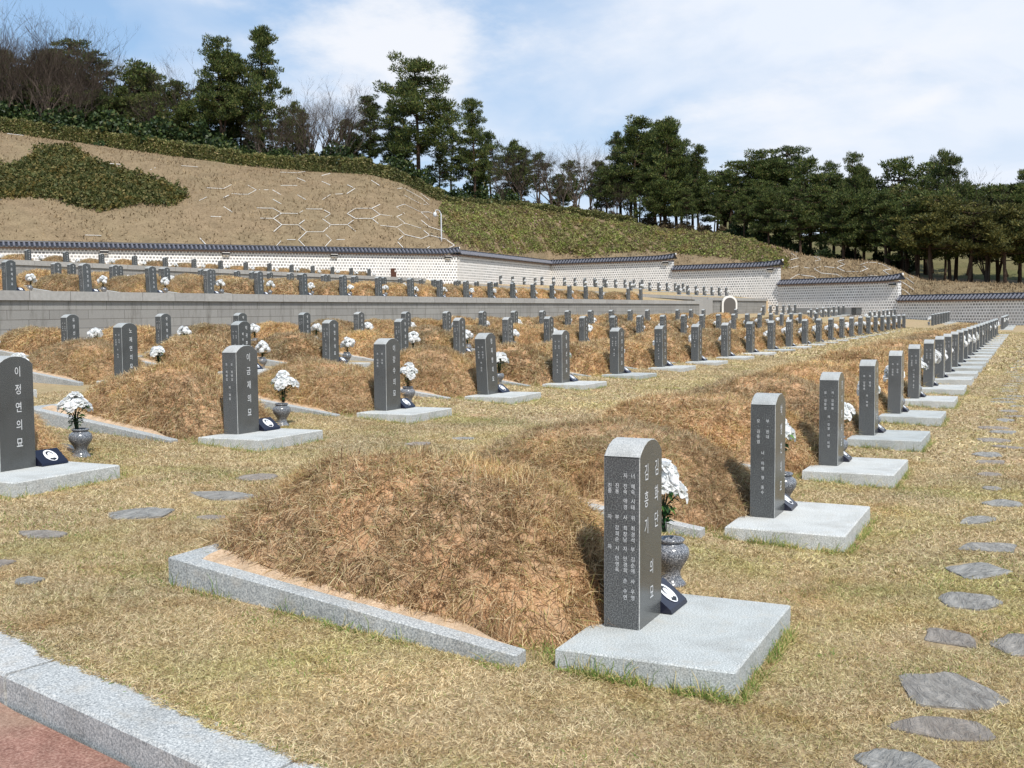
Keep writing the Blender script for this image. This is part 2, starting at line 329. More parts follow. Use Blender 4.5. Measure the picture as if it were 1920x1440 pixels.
# granite edge kerb at the near corner, a curve in plan
EK = [(3.95, 6.6), (3.72, 5.3), (3.60, 4.46), (3.545, 4.15), (3.47, 3.85), (3.38, 3.23), (3.30, 2.69), (3.24, 2.2), (3.20, 1.6), (3.19, .9), (3.2, -.2), (3.25, -2.0), (3.4, -5)]
EKa = np.array(EK)
def kerb_u(v): return np.interp(v, EKa[::-1, 1], EKa[::-1, 0])
def axis(breaks):
    a = []
    for x0, x1, st in breaks: a += list(np.arange(x0, x1 - 1e-6, st))
    return np.array(a + [breaks[-1][1]])
def grid_mesh(name, X, Y, Z, m, keep=None):
    ny, nx = Z.shape; V = np.stack([X, Y, Z], -1).reshape(-1, 3)
    i = np.arange(ny * nx).reshape(ny, nx); q = np.stack([i[:-1, :-1], i[:-1, 1:], i[1:, 1:], i[1:, :-1]], -1).reshape(-1, 4)
    if keep is not None: q = q[keep.reshape(-1)]
    me = bpy.data.meshes.new(name); me.from_pydata(V.tolist(), [], q.tolist()); me.materials.append(m)
    me.polygons.foreach_set('use_smooth', [True] * len(q)); me.update(); return me
ua = axis([(3.0, 16, .2), (16, 40, .6), (40, 84, 2), (84, 99, .75), (99, 99.45, .45), (99.45, 99.55, .1), (99.55, 145, 3)])
va = axis([(-60, -4, 4), (-4, 14, .25), (14, 26, .6), (26, 26.45, .45), (26.45, 26.55, .1), (26.55, 53.5, .9), (53.5, 53.95, .45), (53.95, 54.05, .1), (54.05, 92, 2)])
UU, VV = np.meshgrid(ua, va)
ZZ = gz(UU, VV)
near = (UU < 18) & (VV < 13)
ZZ = ZZ + np.where(near, RN.normal(0, .0015, UU.shape), 0)
ZZ = np.where(UU < kerb_u(VV) - .06, ZZ - .5, ZZ)
# wall line: the lawn stops at the block wall
WALL = [at_depth(-700, 430, 78)[:2], at_depth(-150, 453, 90)[:2], at_depth(855, 467, 113)[:2], at_depth(1030, 488, 139)[:2], at_depth(1262, 478, 130)[:2], at_depth(1462, 490, 121.5)[:2], at_depth(1687, 516, 109.5)[:2], at_depth(1990, 546, 95)[:2], at_depth(2500, 560, 76)[:2]]
WALL = [np.array(p) for p in WALL]
def cam_xd(u, v):
    """image column and depth of a plan point (plan geometry of the site seen from the entrance)"""
    dep = u * FWD[0] + v * FWD[1]; lat = u * RGT[0] + v * RGT[1]
    return 960 + F * lat / np.maximum(dep, .1), dep
wx = []; wd = []
for p in WALL:
    a, b = cam_xd(p[0], p[1]); wx.append(float(a)); wd.append(float(b))
def wall_depth(x):
    x = np.asarray(x, float)   # straight wall pieces: interpolate 1/depth
    return 1 / np.interp(x, wx, 1 / np.array(wd))
xc, dc = cam_xd(UU, VV); dcell = dc[:-1, :-1]; xcell = xc[:-1, :-1]
keep = (dcell < wall_depth(xcell) + 1.5) | (dcell < 5)
struct('lawn', grid_mesh('lawn', UU, VV, ZZ, M_GROUND, keep))
# road: one sheet on the camera's side of the kerb
ra = axis([(-60, -4, 6), (-4, 8, .3), (8, 60, 6)])
RU = []; 
for v in ra: RU.append([kerb_u(v) - .30 - .0, kerb_u(v) - 1.0, kerb_u(v) - 2.5, kerb_u(v) - 8, -60])
RU = np.array(RU); RV = np.repeat(ra[:, None], 5, 1); RZ = np.interp(RV, GV, GZ) * np.array([1, .8, .6, .3, .1]) - .115
RZ = np.where(RV > 9, RZ - 0, RZ)
struct('road', grid_mesh('road', RU[:, ::-1], RV[:, ::-1], RZ[:, ::-1], M_ROAD))
# kerb blocks
kt = thing('edge_kerb', 'curving pale granite edging kerb between the red path and the lawn', 'kerb')
pts = EK; segs = [(0, 1), (1, 4), (4, 6.55), (6.55, 8.6), (8.6, 10.2), (10.2, 12)]
def ek(t):
    i = min(int(t), len(EK) - 2); f = t - i; return np.array(EK[i]) * (1 - f) + np.array(EK[i + 1]) * f
for a, b in segs:
    mb = MB(); n = 10; cs = []
    for k in range(n + 1):
        t = a + (b - a) * (k / n); t = min(max(t, a + .016), b - .016); p = ek(t); q = ek(min(t + .05, 12)) - ek(max(t - .05, 0)); q /= np.linalg.norm(q); nn = np.array([-abs(q[1]), q[0] * np.sign(q[1]) * -1])
        nn = np.array([q[1], -q[0]]); nn = nn if nn[0] < 0 else -nn
        z = float(np.interp(p[1], GV, GZ)) + .012; i_ = p - nn * .0; o_ = p + nn * .27; o2 = p + nn * .276
        cs.append([(*i_, z - .2), (*i_, z), (*(p + nn * .262), z), (*o2, z - .012), (*o2, z - .3)])
    for k in range(n): mb.add(cs[k] + cs[k + 1], [(j, j + 1, j + 6, j + 5) for j in range(4)])
    mb.add(cs[0], [(4, 3, 2, 1, 0)]); mb.add(cs[-1], [(0, 1, 2, 3, 4)])
    obj('kerb_block', mb.mesh('kerb_block', M_KERB), kt)

# ------------------------------------------------------------------ lettering
_fc = bpy.data.curves.new('glyph_source', 'FONT'); _fo = bpy.data.objects.new('glyph_source', _fc); COL.objects.link(_fo)
_fc.offset = .004; _fc.resolution_u = 2
_gl = {}
def glyph(c):
    if c not in _gl:
        _fc.body = c; dg = bpy.context.evaluated_depsgraph_get(); dg.update()
        me = bpy.data.meshes.new_from_object(_fo.evaluated_get(dg)); v = np.array([q.co[:2] for q in me.vertices]); f = [tuple(p.vertices) for p in me.polygons]
        if len(v):
            lo, hi = v.min(0), v.max(0); v = (v - (lo + hi) / 2) / .86
        _gl[c] = (v, f); bpy.data.meshes.remove(me)
    return _gl[c]
def lettering(items, face):
    """items: (char, across, height, size); face 'front' lies in the plane y=0 looking to -Y, 'side' in x=0 looking to -X"""
    mb = MB()
    for c, a, h, s in items:
        v, f = glyph(c)
        if not len(v): continue
        if face == 'front': vs = [(a + x * s * .8, -.0015, h + y * s) for x, y in v]
        else: vs = [(-.0015, a - x * s * .9, h + y * s) for x, y in v]
        mb.add(vs, f)
    return mb.mesh('engraved_lettering', M_INK)
def column(txt, a, top, step, size): return [(c, a, top - i * step, size) for i, c in enumerate(txt) if c != ' ']
FRONT1 = column('김화단', .265, .79, .135, .078) + column('김흥기', .10, .785, .137, .078) + [('의', .185, .285, .07), ('묘', .19, .155, .07)]
def at_px(s, col): return [(c, col, (1430 - y) / 1400 * .87, .023) for c, y in s]
ys = [180, 265, 310, 385, 435, 520, 605, 655, 700, 775, 855, 905, 950, 1035, 1120, 1170]
SIDE1 = at_px(zip('너혜숙시태위최경석부김순애사우영', ys), .036) + at_px(zip('지진숙애경사최창남자안경희손수연', ys), .076) + \
        at_px([(c, y) for c, y in zip(' 진용  부감희순시민영옥', ys) if c != ' '], .119) + at_px([('진', 265), ('중', 310), ('자', 520), ('자', 765)], .158)
def front_std(name): return column(name, .20, .815, .148, .08)
def side_std(k):
    r = random.Random(k); a = ['모·최병업', '부·원대', '모·김종엽', '부·용덕', '처·김점례']; b = ['형·종수', '제·재열', '자·희섭', '녀·미영', '제·강열']
    o = column(r.choice(a), .06, .745, .04, .026) + column(r.choice(a), .13, .745, .04, .026)
    if r.random() < .75: o += column(r.choice(b), .095, .50, .04, .026)
    if r.random() < .6: o += column(r.choice(b), .095, .31, .038, .026)
    return o
NAMES = ['이정연의묘', '이금재의묘', '이강수의묘', '정지영의묘', '유영선의묘', '노재연의묘', '박귀주의묘', '박현수의묘', '박병연의묘', '최재영의묘']
L_FRONT = {n: lettering(front_std(n), 'front') for n in NAMES}; L_SIDE = [lettering(side_std(k), 'side') for k in range(6)]
L_F1 = lettering(FRONT1, 'front'); L_S1 = lettering(SIDE1, 'side')
L_TWO = lettering(column('박귀주의묘', .23, .815, .148, .075) + column('배우자지선', .12, .70, .11, .055), 'front')
bpy.data.objects.remove(_fo)

# ------------------------------------------------------------------ grave parts
SW, SDp, SH, SA = .36, .19, .87, .945
def stone_mesh(full=True):
    mb = MB(); n = 10 if full else 4; e = .004
    def zt(x):
        t = (x / SW - .5) * 2; return SH + (SA - SH) * (1 - abs(t) ** 2.3)
    xs = [SW * (.5 - .5 * math.cos(PI * k / n)) for k in range(n + 1)]
    bot = -.02
    f0 = [(0 + e, 0, bot), (SW - e, 0, bot)]
    front = [(min(max(x, e), SW - e), 0, zt(x) - e) for x in xs]; back = [(min(max(x, e), SW - e), SDp, zt(x) - e) for x in xs]
    # faces: front (polished), back, sides (honed), top (hammered), vertical arrises coloured light as a painted edge highlight
    mb.add([(e, 0, bot)] + front + [(SW - e, 0, bot)], [tuple(range(n + 3))[::-1]], 0)
    mb.add([(e, SDp, bot)] + back + [(SW - e, SDp, bot)], [tuple(range(n + 3))], 1)
    mb.add([(0, e, bot), (0, SDp - e, bot), (0, SDp - e, SH - e), (0, e, SH - e)], [(0, 3, 2, 1)], 1)
    mb.add([(SW, e, bot), (SW, SDp - e, bot), (SW, SDp - e, SH - e), (SW, e, SH - e)], [(0, 1, 2, 3)], 1)
    for x, y in ((0, 0), (SW, 0), (0, SDp), (SW, SDp)):
        x2 = e if x == 0 else SW - e; y2 = e if y == 0 else SDp - e
        q = [(x2, y, bot), (x, y2, bot), (x, y2, SH - e), (x2, y, SH - e)]
        mb.add(q, [(0, 1, 2, 3) if (x == 0) == (y == 0) else (3, 2, 1, 0)], 2)
    T = [(x, e, zt(x)) for x in xs]; T2 = [(x, SDp - e, zt(x)) for x in xs]
    o = n + 1; mb.add(T + T2, [(k, k + 1, o + k + 1, o + k) for k in range(n)], 2)
    mb.add(front + T, [(k, k + 1, o + k + 1, o + k) for k in range(n)], 2); mb.add(T2 + back, [(k, k + 1, o + k + 1, o + k) for k in range(n)], 2)
    return mb.mesh('shaft', [M_DARK, M_DARKR, M_TOP])
ME_STONE = stone_mesh(); ME_STONE_S = stone_mesh(False)
mb = MB(); mb.box((-.44, -.59, -.19), (.80, .27, 0), 0, .008); ME_SLAB = mb.mesh('base_slab', M_LIGHT)
mb = MB(); mb.box((-.36, -.58, -.12), (.72, .23, -.0), 0, .008); ME_SLAB2 = mb.mesh('base_slab', M_LIGHT)
VP = [(.0, 0), (.085, 0), (.088, .018), (.078, .03), (.066, .042), (.056, .07), (.058, .095), (.08, .13), (.102, .165), (.108, .195), (.1, .225), (.078, .243), (.068, .248), (.070, .256), (.078, .262), (.080, .272), (.074, .278), (.058, .276), (.052, .25), (0, .245)]
mb = MB(); mb.lathe(VP, 28); ME_VASE = mb.mesh('stone_vase', M_VASE, True)
mb = MB(); mb.lathe(VP[::2] + [(.0, .245)], 12); ME_VASE_S = mb.mesh('stone_vase', M_VASE, True)
# tall-footed version
VP2 = [(.0, 0), (.10, 0), (.102, .07), (.098, .075), (.085, .085), (.062, .11), (.055, .14), (.07, .18), (.095, .215), (.108, .245), (.108, .27), (.095, .295), (.07, .30), (.055, .298), (.05, .27), (0, .265)]
mb = MB(); mb.lathe(VP2, 28); ME_VASE2 = mb.mesh('stone_vase', M_VASE, True)
# plaque
mb = MB(); a = .27; mb.add([(0, 0, .002), (a, 0, .002), (a, -.15, .002), (0, -.15, .002), (0, -.012, .125), (a, -.012, .125), (a, -.142, .022), (0, -.142, .022)],
    [(0, 1, 2, 3), (4, 7, 6, 5), (0, 4, 5, 1), (2, 6, 7, 3), (1, 5, 6, 2), (0, 3, 7, 4)]); ME_PLQ = mb.mesh('panel', M_NAVY)
pn = Vector((0, -.103, -.13)).normalized(); up = Vector((0, .13, .103)).normalized(); nrm = Vector((0, -.103 * 1, .13)).normalized()
nrm = Vector((1, 0, 0)).cross(up).normalized()
nrm = nrm if nrm.z > 0 else -nrm
pc = Vector((a / 2 + .01, -.077, .0735))
def on_plq(x, y, h): return pc + Vector((1, 0, 0)) * x + up * y + nrm * h
def oval(rx, ry, cx, cy, h, n=28, a0=0, a1=2 * PI): return [on_plq(cx + rx * math.cos(a0 + (a1 - a0) * k / n), cy + ry * math.sin(a0 + (a1 - a0) * k / n), h) for k in range(n)]
def disc(mb, vs, mi):
    if (Vector(vs[1]) - Vector(vs[0])).cross(Vector(vs[2]) - Vector(vs[0])).dot(nrm) < 0: vs = vs[::-1]
    mb.add(vs, [tuple(range(len(vs)))], mi)
mb = MB(); disc(mb, oval(.062, .068, 0, 0, .003), 0); disc(mb, oval(.034, .034, 0, .018, .0036), 1); disc(mb, oval(.024, .032, .001, .004, .0042), 0)
disc(mb, [on_plq(-.038, -.045, .0036), on_plq(-.016, -.03, .0036), on_plq(.0, -.036, .0036), on_plq(.016, -.03, .0036), on_plq(.038, -.045, .0036), on_plq(0, -.064, .0036)], 1)
ME_PORT = mb.mesh('portrait', [M_OVAL, M_HAIR])

def petal(mb, ang, r0, length, width, lift, curl, cen, M3):
    n, w = 4, 3; vs = []
    for i in range(n + 1):
        t = i / n; rr = r0 + length * t * (1 - .25 * curl * t); z = lift * t - curl * length * t * t * .75
        wd_ = width * math.sin(PI * (.20 + .66 * t)) * 1.25 * (1 if t < .99 else .75)
        for j in range(w):
            s = (j / (w - 1) - .5) * wd_; x = rr; y = s; zz_ = z + abs(s) * .35
            vs.append(cen + M3 @ Vector((x * math.cos(ang) - y * math.sin(ang), x * math.sin(ang) + y * math.cos(ang), zz_)))
    mb.add(vs, [(i * w + j, i * w + j + 1, (i + 1) * w + j + 1, (i + 1) * w + j) for i in range(n) for j in range(w - 1)])
def bloom(mb, cen, dirv, size, r):
    M3 = dirv.to_track_quat('Z', 'X').to_matrix(); a0 = r.random() * 6
    for ring, (cnt, r0, ln, wd_, lift, curl) in enumerate([(3, .002, .3, .4, .42, .1), (5, .004, .42, .5, .44, .25), (6, .006, .62, .62, .34, .5), (7, .01, .8, .7, .14, .55)]):
        for k in range(cnt): petal(mb, a0 + ring * .5 + 2 * PI * k / cnt + r.uniform(-.15, .15), r0, ln * size * r.uniform(.9, 1.1), wd_ * size, lift * size, curl, cen, M3)
def bloom_s(V, cen, dirv, size, r, n=20):
    for k in range(n):
        d = (dirv * .7 + Vector((r.gauss(0, 1), r.gauss(0, 1), r.gauss(0, 1))) * .6).normalized(); p = cen + d * size * r.uniform(.35, .8)
        a = d.orthogonal().normalized(); b = d.cross(a); th = r.random() * 6; a, b = a * math.cos(th) + b * math.sin(th), b * math.cos(th) - a * math.sin(th); s = size * .55
        V += [p - a * s, p - b * s * .8 + d * s * .3, p + a * s, p + b * s * .8 + d * s * .2]
def bouquet_set(seed, hi):
    r = random.Random(seed); out = []; cnt = r.randint(8, 11); sp = []
    stretch = r.uniform(.8, 1.25)
    for k in range(cnt):
        a = 2.4 * k + r.uniform(-.4, .4); q = math.sqrt((k + .5) / cnt); rad = .115 * q * r.uniform(.85, 1.1)
        c = Vector((rad * math.cos(a) * stretch, rad * math.sin(a), .53 - .11 * q * q + r.uniform(-.03, .035))); d = Vector((c.x * 5, c.y * 5, .55 + r.uniform(-.2, .2))).normalized(); sp.append((c, d, r.uniform(.07, .09)))
    if hi:
        for c, d, s in sp:
            m_ = MB(); bloom(m_, Vector((0, 0, 0)), d, s, r); out.append((m_.mesh('bloom', M_PETAL, False), c))
    else:
        V = []
        for c, d, s in sp: bloom_s(V, c, d, s * 1.05, r)
        out = tris('blooms', np.array(V), 4, M_PETAL)
    fl = MB()
    for c, d, s in sp:
        b0 = Vector((c.x * .12, c.y * .12, .255)); md = Vector((c.x * .25, c.y * .25, .38)); fl.tube([b0, md, c - d * .01], .004, 4, 0, False)
    for k in range(90 if hi else 40):
        a = r.random() * 6.28; z = r.uniform(.29, .47); rad = r.uniform(.005, .035) + max(0, z - .34) * r.uniform(.2, .7)
        p = Vector((rad * math.cos(a), rad * math.sin(a), z)); d = Vector((math.cos(a), math.sin(a), r.uniform(-.5, .9))).normalized(); s = d.cross(Vector((0, 0, 1))).normalized(); l = r.uniform(.035, .065); w_ = l * .28
        fl.add([p, p + d * l * .5 + s * w_, p + d * l + Vector((0, 0, -.01)), p + d * l * .5 - s * w_], [(0, 1, 2, 3)], 1)
    return out, fl.mesh('foliage', [M_STEM, M_LEAF])
BQ_HI = [bouquet_set(s, True) for s in (3, 8, 21, 34)]; BQ_LO = [bouquet_set(s, False) for s in (5, 12, 33, 41, 57)]

# mound ---------------------------------------------------------------
MCX, MCY, MAX_, MAY, MH = .44, 1.45, .82, 1.32, .60
EX = 3.0
def mound_z(x, y, seed=0):
    r = ((np.abs(x - MCX) / MAX_) ** EX + (np.abs(y - MCY) / MAY) ** EX) ** (1 / EX); r2 = ((np.abs(x - MCX) / MAX_) ** 2 + (np.abs(y - MCY) / MAY) ** 2) ** .5
    h = MH * (1 - np.clip(r, 0, 1) ** 3) ** .65 * (1 - .30 * np.clip(r2, 0, 1.2) ** 2)
    base = -.06 + .125 * np.clip(y - .3, 0, 3) + (MCY - y) * .10 * np.clip(h / MH, 0, 1)
    lump = .035 * np.sin(x * 4.1 + seed) * np.sin(y * 3.3 + seed * 2.1) + .022 * np.sin(x * 9 + seed * 3) * np.cos(y * 7.7 + seed) + .010 * np.sin(x * 23 + seed * 5) * np.sin(y * 19 + seed * 7)
    return base - .03 + h + lump * np.clip(h / .3, 0, 1)
def mound_body(seed, n, m=None):
    """polar sheet: the soil dome"""
    V = [(MCX, MCY, float(mound_z(MCX, MCY, seed)))]; Fc = []; nr = n; na = n * 3; r_ = np.random.default_rng(seed + 50)
    for i in range(1, nr + 1):
        rr = (i / nr) ** .8 * 1.0
        for k in range(na):
            a = 2 * PI * k / na; c, s = math.cos(a), math.sin(a); q = (abs(c) ** EX + abs(s) ** EX) ** (-1 / EX)
            x = MCX + MAX_ * rr * q * c; y = MCY + MAY * rr * q * s; V.append((x, y, float(mound_z(np.array(x), np.array(y), seed)) + (r_.normal(0, .008) if i < nr else -.05)))
    for k in range(na): Fc.append((0, 1 + k, 1 + (k + 1) % na))
    for i in range(nr - 1):
        for k in range(na): a0 = 1 + i * na; Fc.append((a0 + k, a0 + na + k, a0 + na + (k + 1) % na, a0 + (k + 1) % na))
    me = bpy.data.meshes.new('soil'); me.from_pydata(V, [], Fc); me.materials.append(m or M_SOIL); me.polygons.foreach_set('use_smooth', [True] * len(Fc)); me.update(); return me
def mound_grass(seed, n, ln=.085, wd_=.0042, shag=1.0):
    out = []
    m_ = int(n * 1.5); a = RN.random(m_) * 2 * PI; rr = np.sqrt(RN.random(m_)) * 1.02; c, s = np.cos(a), np.sin(a); q = (np.abs(c) ** EX + np.abs(s) ** EX) ** (-1 / EX)
    x = MCX + MAX_ * rr * q * c; y = MCY + MAY * rr * q * s
    # clumpy cover: bare orange soil shows between tufts
    cl = .85 * np.sin(x * 7 + seed + 2 * np.sin(y * 5)) * np.sin(y * 6 + seed * 2) - .5 * np.exp(-((x - MCX) / .35) ** 2 - ((y - MCY + .2) / .6) ** 2) + .3 * np.sin(x * 31 + 4 + seed) * np.sin(y * 27 + x * 9) + RN.normal(0, 1.0, m_) + (rr > .45) * .6
    o = np.argsort(-cl)[:n]; x, y, rr = x[o], y[o], rr[o]; n = len(x)
    z = mound_z(x, y, seed); e = .01; gx = (mound_z(x + e, y, seed) - z) / e; gy = (mound_z(x, y + e, seed) - z) / e
    gx = np.clip(gx, -2.2, 2.2); gy = np.clip(gy, -2.2, 2.2)
    Nn = np.stack([-gx, -gy, np.ones(n)], 1); Nn /= np.linalg.norm(Nn, axis=1, keepdims=True)
    down = np.stack([-gx, -gy, -(gx ** 2 + gy ** 2)], 1); down /= np.linalg.norm(down, axis=1, keepdims=True) + .2
    steep = np.clip(np.hypot(gx, gy), 0, 1.6)[:, None]
    T = RN.normal(0, 1, (n, 3)); T -= Nn * (T * Nn).sum(1, keepdims=True)
    D = Nn * RN.uniform(.05, .6, (n, 1)) + down * steep * .25 + T * .8
    up = (RN.random(n) < .06 + .30 * (rr < .5) * (x > MCX)); D[up] = D[up] * .35 + np.array([0, 0, .8])
    L_ = RN.uniform(.5, 1.25, n) * ln * (1 + steep[:, 0] * .25) * shag
    P = np.stack([x, y, z - .004], 1)
    return blade_mesh('grass', blades(P, D, L_, RN.uniform(.7, 1.3, n) * wd_, 1.0), M_STRAW)
LOD = {
 'A': [(mound_body(s, 26), mound_grass(s, 42000, .095, .0042)) for s in (1, 4)],
 'B': [(mound_body(s, 18), mound_grass(s, 27000, .10, .006)) for s in (2, 6, 9)],
 'C': [(mound_body(s, 12), mound_grass(s, 14000, .125, .0115)) for s in (3, 7, 12)],
 'D': [(mound_body(s, 8), mound_grass(s, 5500, .15, .022)) for s in (5, 8)]}
def kerb_meshes():
    """sloping kerb bars round the mound, each its own block"""
    out = []
    def bar(x0, x1, y0, y1, h=.13):
        zf = lambda y: -.055 + .135 * (y - .42) + .04
        e = .006; m_ = MB()
        vs = [(x0, y0, zf(y0) - h - .08), (x1, y0, zf(y0) - h - .08), (x1, y1, zf(y1) - h - .08), (x0, y1, zf(y1) - h - .08),
              (x0, y0, zf(y0) - e), (x1, y0, zf(y0) - e), (x1, y1, zf(y1) - e), (x0, y1, zf(y1) - e),
              (x0 + e, y0 + e, zf(y0)), (x1 - e, y0 + e, zf(y0)), (x1 - e, y1 - e, zf(y1)), (x0 + e, y1 - e, zf(y1))]
        m_.add(vs, [(3, 2, 1, 0), (8, 9, 10, 11)] + [f for k in range(4) for f in ((k, (k + 1) % 4, 4 + (k + 1) % 4, 4 + k), (4 + k, 4 + (k + 1) % 4, 8 + (k + 1) % 4, 8 + k))])
        out.append(m_.mesh('kerb_block', M_KERB))
    bar(-.56, -.45, .42, 1.36); bar(-.56, -.45, 1.364, 2.40); bar(-.56, -.30, 2.404, 2.53); bar(-.296, .6, 2.41, 2.53); bar(.604, 1.44, 2.41, 2.53); bar(1.32, 1.44, .62, 1.50); bar(1.32, 1.44, 1.504, 2.406)
    return out
ME_KERB = kerb_meshes()
# sandy strip inside the near kerb
mb = MB(); nn = 40
for k in range(nn + 1):
    y = .44 + 1.95 * k / nn; z = -.055 + .135 * (y - .42) + .040; e = .006 * math.sin(k * 1.9) + .005 * math.sin(k * 4.3)
    wq = .03 + .97 * min(1, max(0, (y - .46) / .55)); mb.v += [(-.452, y, z - .006), (-.452 + .032 * wq, y, z - .006 + (.004 + e) * wq), (-.452 + .072 * wq, y, z - .006 + (.012 + e) * wq), (-.452 + .17 * wq, y, z - .03 + .05 * wq)]
for k in range(nn): mb.f += [(4 * k + j, 4 * k + j + 1, 4 * k + 5 + j, 4 * k + 4 + j) for j in (0, 1, 2)]; mb.m += [0, 0, 0]
ME_SAND = mb.mesh('sand_strip', M_SAND)

ORD = ['nearest', 'second', 'third', 'fourth', 'fifth', 'sixth', 'seventh', 'eighth', 'ninth', 'tenth', 'eleventh', 'twelfth', 'thirteenth', 'fourteenth', 'fifteenth', 'sixteenth', 'seventeenth', 'eighteenth', 'nineteenth', 'twentieth',
       'twenty-first', 'twenty-second', 'twenty-third', 'twenty-fourth', 'twenty-fifth', 'twenty-sixth', 'twenty-seventh', 'twenty-eighth', 'twenty-ninth', 'thirtieth']
def grave(u, v, z, rowname, idx, name=None, lean=0.0, mound=True, vase=True, slab=True, stone=True, two=False, kerb=True, vv=None, special=None, tip=False):
    dep = u * FWD[0] + v * FWD[1]; xi, _ = cam_xd(u, v)
    lod = 'A' if dep < 9.5 else 'B' if dep < 19 else 'C' if dep < 42 else 'D'
    o1 = ORD[idx] if idx < len(ORD) else 'far'
    where = '%s in %s' % (o1, rowname)
    r = random.Random(int(u * 31 + v * 977)); loc = (u, v, z); fine = dep < 20
    if stone:
        desc = special or r.choice(['dark granite gravestone with curved top', 'upright dark gravestone with white lettering', 'slim grey gravestone on pale slab'])
        g = thing('gravestone', desc + ', ' + where, 'gravestone', loc, 0, 'dark granite gravestones standing in rows')
        g.rotation_euler = (r.uniform(-.008, .008), lean + r.uniform(-.008, .008), r.uniform(-.012, .012))
        obj('shaft', ME_STONE if dep < 35 else ME_STONE_S, g)
        if dep < 62:
            if special and idx == 0 and rowname.startswith('front'): obj('name_lettering', L_F1, g); obj('family_lettering', L_S1, g)
            else:
                obj('name_lettering', L_TWO if two else L_FRONT[name or r.choice(NAMES)], g)
                obj('family_lettering', L_SIDE[r.randrange(6)], g)
        else: obj('name_lettering', L_FRONT[r.choice(NAMES)], g)
        if slab:
            sl_ = obj('base_slab', ME_SLAB if v < 4 else ME_SLAB2, g)
            if lean: sl_.rotation_euler = (0, -lean, 0)
    if slab and dep < 75 and not tip:
        p = thing('photo_plaque', 'small dark plaque with oval portrait, ' + where, 'plaque', (u + SW + .012 - (.03 if v < 4 else 0), v + .085, z + .001), r.uniform(-.04, .04), 'portrait plaques at the foot of the gravestones')
        obj('panel', ME_PLQ, p); obj('portrait', ME_PORT, p)
    if mound:
        L_ = LOD[lod]; b_, g_ = L_[(idx if lod == 'A' else r.randrange(9)) % len(L_)]
        if special and rowname.startswith('front'): b_, g_ = LOD['A'][0]
        mo = thing('grave_mound', 'dry grass burial mound, ' + where, 'burial mound', loc, r.uniform(-.02, .02), 'burial mounds of dry grass', me=None)
        flat = .62 if vv == 'flat' else r.uniform(.94, 1.06)
        mo.scale = (1, 1, 1.10) if special and v < 4 else (1, 1, flat * .96) if v < 4 else (.95, .88, flat * .96)
        obj('soil', b_, mo); gg = obj('grass', g_, mo); gg['kind'] = 'stuff'
    if kerb and mound and dep < 45:
        k = thing('grave_kerb', 'low granite kerb around mound, ' + where, 'kerb', loc, 0, 'granite kerbs around the mounds')
        for m_ in ME_KERB: obj('kerb_block', m_, k)
        if dep < 30: obj('sand_fill', ME_SAND, k)
    if vase:
        du, dv = (1.31, .24) if special and v < 4 else (r.choice([1.0, 1.1, 1.3]), .16) if v < 4 else (1.30 + r.uniform(-.05, .12), .48 + r.uniform(-.08, .08))
        if v > 50: dv = .3
        if vv == 'near': du, dv = -.30, -.22
        vz = float(gz(u + du, v + dv)) if v < 26 or u > 99 else z - .05
        vz = min(vz, z + .05) if u > 99 else vz
        tall = special == 'dark gravestone tilted to the left'
        q = thing('stone_vase', 'round grey granite vase beside gravestone, ' + where, 'vase', (u + du, v + dv, vz - .01), r.random() * 6, 'granite flower vases beside the graves', me=ME_VASE2 if tall else ME_VASE if dep < 28 else ME_VASE_S)
        sc = 1.08 if v < 4 else 1.0; q.scale = (sc,) * 3
        bq = thing('flower_bouquet', 'white flower bouquet in vase, ' + where, 'flowers', (u + du, v + dv, vz - .01 + (.02 if tall else 0)), r.random() * 6, 'white bouquets in the vases')
        sc = r.uniform(.92, 1.08) * (1.05 if v < 4 else 1)
        big_ = special and idx == 0
        if big_: bq.location = (u + du - .05, v + dv + .02, bq.location[2])
        bq.scale = (sc * (.92 if big_ else 1.08), sc * (.92 if big_ else 1.08), sc * (1.42 if special and idx == 0 else 1.3 if v < 4 else 1.08)); bq.rotation_euler = (r.uniform(-.1, .1), r.uniform(-.1, .1), bq.rotation_euler[2])
        if dep < 20:
            bl, fo = BQ_HI[r.randrange(4)]
            for me, c in bl: obj('bloom', me, bq, c)
            obj('foliage', fo, bq)
        else:
            bl, fo = BQ_LO[r.randrange(5)]; obj('blooms', bl, bq); obj('foliage', fo, bq)

R1u = [5.15, 8.36, 11.4, 14.3, 17.37, 20.37, 23.4, 26.4, 28.9, 31.6, 34.2, 36.7, 39.5, 42.2, 45.0, 47.9, 50.7, 53.9, 57.2, 60.7, 64.2, 67.6, 71.0]
for i, u in enumerate(R1u):
    grave(u, 1.74, 0 - max(0, u - 25) * .0016, 'front row by the stepping stones', i, 'NA' if 0 else ('박병연의묘' if i == 1 else None), special='large gravestone with two name columns' if i == 0 else None)
for i in range(7): grave(87 + 3 * i, 1.74, -.08, 'far end piece of the front row', i, mound=i > 99)
R2N = ['이정연의묘', '이금재의묘', '이강수의묘', '정지영의묘', '유영선의묘']
for i in range(25):
    u = 6.28 + 2.985 * i
    grave(u, 7.6, .33 - .0022 * (u - 6), 'second row from the path', i, R2N[i] if i < 5 else None, lean=-.085 if i == 3 else 0, special='dark gravestone tilted to the left' if i == 3 else None)
for i in range(-1, 23):
    if i == 21: continue
    u = 13.75 + 2.99 * i
    grave(u, 13.65, .53 - .0027 * (u - 13), 'third row from the path', i + 1, ['노재연의묘', None, '박현수의묘'][i] if 0 <= i < 3 else None, two=(i == 1 or i == 5), lean=-.03 if i in (4,) else 0)
for i in list(range(-1, 15)) + [16, 17, 18, 21]:
    u = 18.25 + 2.99 * i; grave(u, 19.75, .69 - .0004 * (u - 18), 'fourth row below the retaining wall', i + 1)
